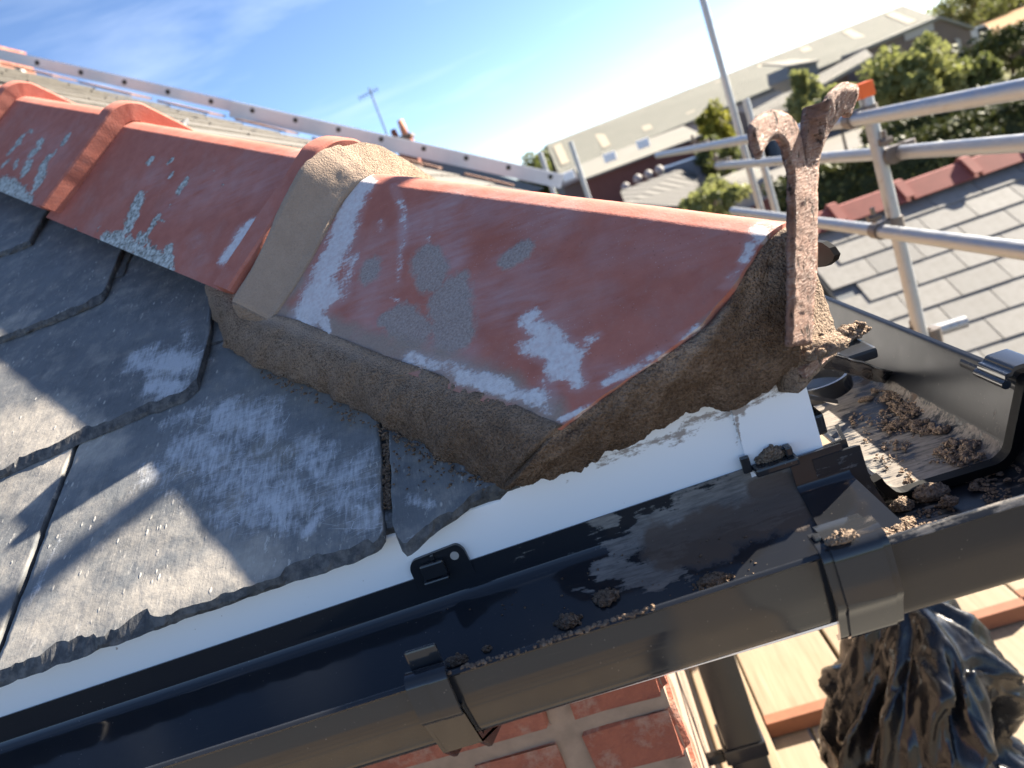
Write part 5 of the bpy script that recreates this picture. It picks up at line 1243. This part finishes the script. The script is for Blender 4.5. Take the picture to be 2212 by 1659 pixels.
# far terrace with chimney and aerial
fh = thing('far_house', 'far house with brick chimney showing just above the ladder', 'house', tuple(V(-2.9, 22, ZG)))
cb = atY((874, 312), 22)
m = MB(); m.box((cb[0]-.24, 21.8, -1), (cb[0]+.24, 22.4, cb[2]+.12), .01); chim = m.build('chimney', M_BRICK, fh)
m = MB(); m.box((cb[0]-.30, 21.74, cb[2]+.121), (cb[0]+.30, 22.46, cb[2]+.22), .02); m.build('chimney_cap', M_BROWNWALL, chim)
for dx, hh in ((-.17, .26), (.10, .42)):
    m = MB(); m.tube(V(cb[0]+dx, 22.1, cb[2]+.22), V(cb[0]+dx, 22.1, cb[2]+.22+hh), .10, 14, .08); m.build('chimney_pot', M_BRICK if dx < 0 else m_plain('pot_clay', (.55, .24, .14), .8), chim, smooth=True)
m = MB(); z0 = atY((905, 335), 22)[2]; m.prism([V(cb[0]-3, 21.5, z0-2), V(cb[0]+3.2, 21.5, z0-2), V(cb[0]+.35, 22.3, z0+.05), V(cb[0]-3, 22.3, z0+.05)], V(0, .1, 0)); m.build('roof', M_GREY, fh)
m = MB(); m.box((cb[0]-3, 21.7, ZG), (cb[0]+3, 26, z0-2)); m.build('wall', M_REDWALL, fh)
ta_, tb_ = atY((797, 190), 21), atY((845, 318), 21)
ae = thing('tv_aerial', 'thin television aerial on a mast left of the far chimney', 'aerial', tuple(tb_))
m = MB(); m.tube(V(ta_[0], 21, ta_[2]), V(ta_[0], 21, tb_[2]-.6), .022, 10); m.build('mast', M_GREY, ae)
m = MB(); c_ = V(ta_[0], 21, ta_[2]-.12); m.tube(c_+V(-.35, 0, -.03), c_+V(.22, 0, .03), .012, 8)
for k in range(6): q_ = c_+V(-.32+k*.1, 0, -.03+.01*k); m.tube(q_+V(0, -.16, .0), q_+V(0, .16, 0), .006, 6); m.tube(q_+V(0, 0, -.09), q_+V(0, 0, .09), .006, 6)
m.build('yagi', M_GREY, ae)

# ================================================================== PLANTS
def leaves(name, centre, radii, n, size, mat, parent, seed, shape='ellipsoid', clumps=40, cl=.30):
    g_ = np.random.default_rng(seed); c = np.array(centre, float); r = np.array(radii, float)
    if shape == 'ellipsoid':
        K = g_.normal(size=(clumps, 3)); K /= np.linalg.norm(K, axis=1)[:, None]; K *= (.35+.6*g_.random((clumps, 1))**.5); rad_ = cl*(.6+.8*g_.random(clumps))
        idx = g_.integers(0, clumps, n); D = g_.normal(size=(n, 3)); D /= np.linalg.norm(D, axis=1)[:, None]
        P = (K[idx]+D*(rad_[idx]*g_.random(n)**.4)[:, None])*r
        tint = np.clip(g_.random(clumps)[idx]*.7+.3*g_.random(n), 0, 1)
    else:
        P = (g_.random((n, 3))*2-1); face = g_.integers(0, 5, n)
        for k in range(n):
            if face[k] < 2: P[k, 2] = 1-abs(g_.normal())*.06
            elif face[k] == 2: P[k, 1] = -1+abs(g_.normal())*.08
            elif face[k] == 3: P[k, 1] = 1-abs(g_.normal())*.08
            else: P[k, 0] = np.sign(P[k, 0])*(1-abs(g_.normal())*.02)
        P = P*r+g_.normal(size=(n, 3))*.05; tint = g_.random(n)
    U = g_.normal(size=(n, 3)); U /= np.linalg.norm(U, axis=1)[:, None]; W = np.cross(U, g_.normal(size=(n, 3))); W /= np.linalg.norm(W, axis=1)[:, None]
    s = size*(.5+g_.random((n, 1)))
    Q = P+c
    A = np.stack([Q-U*s, Q+W*s*.55, Q+U*s, Q-W*s*.55], 1).reshape(-1, 3)
    return mesh_obj(name, A, np.arange(4*n).reshape(n, 4), mat, parent, False, {'tint': np.repeat(tint, 4)})
def plant(name, label, cat, px, Y, radii, n, size, mat, seed, trunk=True, clumps=40, group=None, cl=.3):
    p = atY(px, Y); base = V(p[0], Y, ZG); t = thing(name, label, cat, tuple(base), group)
    leaves('crown' if cat == 'tree' else 'foliage', p, radii, n, size, mat, t, seed, clumps=clumps, cl=cl)
    m = MB(); m.tube(base, V(p[0], Y, p[2]-radii[2]*.2), .05*radii[0]+.03, 10, .02*radii[0]+.01)
    g_ = random.Random(seed)
    for k in range(6):
        a_ = g_.uniform(0, 6.28); st_ = V(p[0], Y, p[2]-radii[2]*g_.uniform(.3, .8)); m.tube(st_, st_+V(math.cos(a_)*radii[0]*.6, math.sin(a_)*radii[1]*.6, radii[2]*.6), .025*radii[0]+.01, 8, .008*radii[0])
    m.build('trunk' if cat == 'tree' else 'stem', M_BARK, t); return t
plant('bush', 'large light green bush in front of the brick barn', 'bush', (1970, 178), 24, (1.42, 1.1, 1.08), 9000, .085, M_LEAF, 1, clumps=60)
plant('bush', 'dark green bush right of the large light one', 'bush', (2108, 168), 24, (.62, .6, .62), 4200, .08, M_LEAFD, 2)
plant('bush', 'dull green bush at the left foot of the large light one', 'bush', (1805, 228), 23, (.75, .6, .50), 3600, .08, M_LEAF, 3)
plant('bush', 'small upright olive bush behind the left horn of the iron', 'bush', (1738, 222), 26, (.50, .5, .95), 3600, .08, M_LEAF, 4)
plant('bush', 'bright yellow-green bush left of the scaffold standard', 'bush', (1545, 275), 32, (.75, .7, .85), 3600, .09, M_LEAFY, 5)
plant('bush', 'low green bush just above the end of the hip tile', 'bush', (1535, 440), 15, (.62, .5, .42), 3000, .055, M_LEAF, 6)
plant('bush', 'green bush below the yellow-green one, behind the guard rail', 'bush', (1560, 335), 30, (.9, .8, .8), 3600, .09, M_LEAFD, 7)
plant('bush', 'round clipped bush at the ridge of the neighbouring roof', 'bush', (2080, 330), 11, (.45, .4, .32), 2600, .045, M_LEAFH, 8)
for k, (x, y, Y, r, hgt, mt) in enumerate(((1163, 385, 88, 2.2, 2.4, M_LEAFD), (1200, 345, 92, 2.4, 1.8, M_LEAFD), (2075, 25, 170, 5.5, 4.6, M_LEAFD), (2125, 8, 180, 6, 5.5, M_LEAFD), (2175, -5, 190, 6, 5.5, M_LEAFD), (2230, -22, 195, 7, 6, M_LEAFD), (2150, 10, 210, 6, 5, M_LEAFD))):
    plant('tree', ['dark tree at the left end of the long shed', 'tree top showing over the left end of the shed roof', 'leftmost tree of the line beyond the tan field', 'second tree of the line beyond the tan field', 'third tree of the line beyond the tan field', 'rightmost tree of the line beyond the tan field', 'tree at the back of the line beyond the tan field'][k], 'tree', (x, y), Y, (r, r, hgt), 3200, .32, mt, 20+k, group='far trees', cl=.38)
def hedge(label, qa, qb, Y, depth, top_extra, seed, n, drop=3.0, mat=M_LEAFH):
    a, b = atY(qa, Y), atY(qb, Y); zt_ = (a[2]+b[2])/2; c = V((a[0]+b[0])/2, Y+depth/2, (zt_+ZG)/2); r = V(abs(b[0]-a[0])/2, depth/2, (zt_-ZG)/2)
    t = thing('hedge', label, 'hedge', tuple(V(c[0], c[1], ZG)))
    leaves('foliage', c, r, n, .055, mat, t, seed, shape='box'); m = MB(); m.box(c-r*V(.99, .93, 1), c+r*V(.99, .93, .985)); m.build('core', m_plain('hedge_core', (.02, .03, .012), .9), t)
hedge('long clipped dark hedge with sunlit top behind the neighbouring roof', (1700, 400), (2330, 178), 13.0, 1.0, 0, 41, 26000)
hedge('second clipped hedge behind the first, its top a yellow-green strip', (1895, 290), (2330, 120), 18.5, .9, 0, 42, 16000)
plant('bush', 'bushes and rough grass at the right edge below the field', 'bush', (2180, 110), 40, (2.6, 1.5, 1.1), 5000, .12, M_LEAFY if False else M_LEAFH, 9, clumps=50)
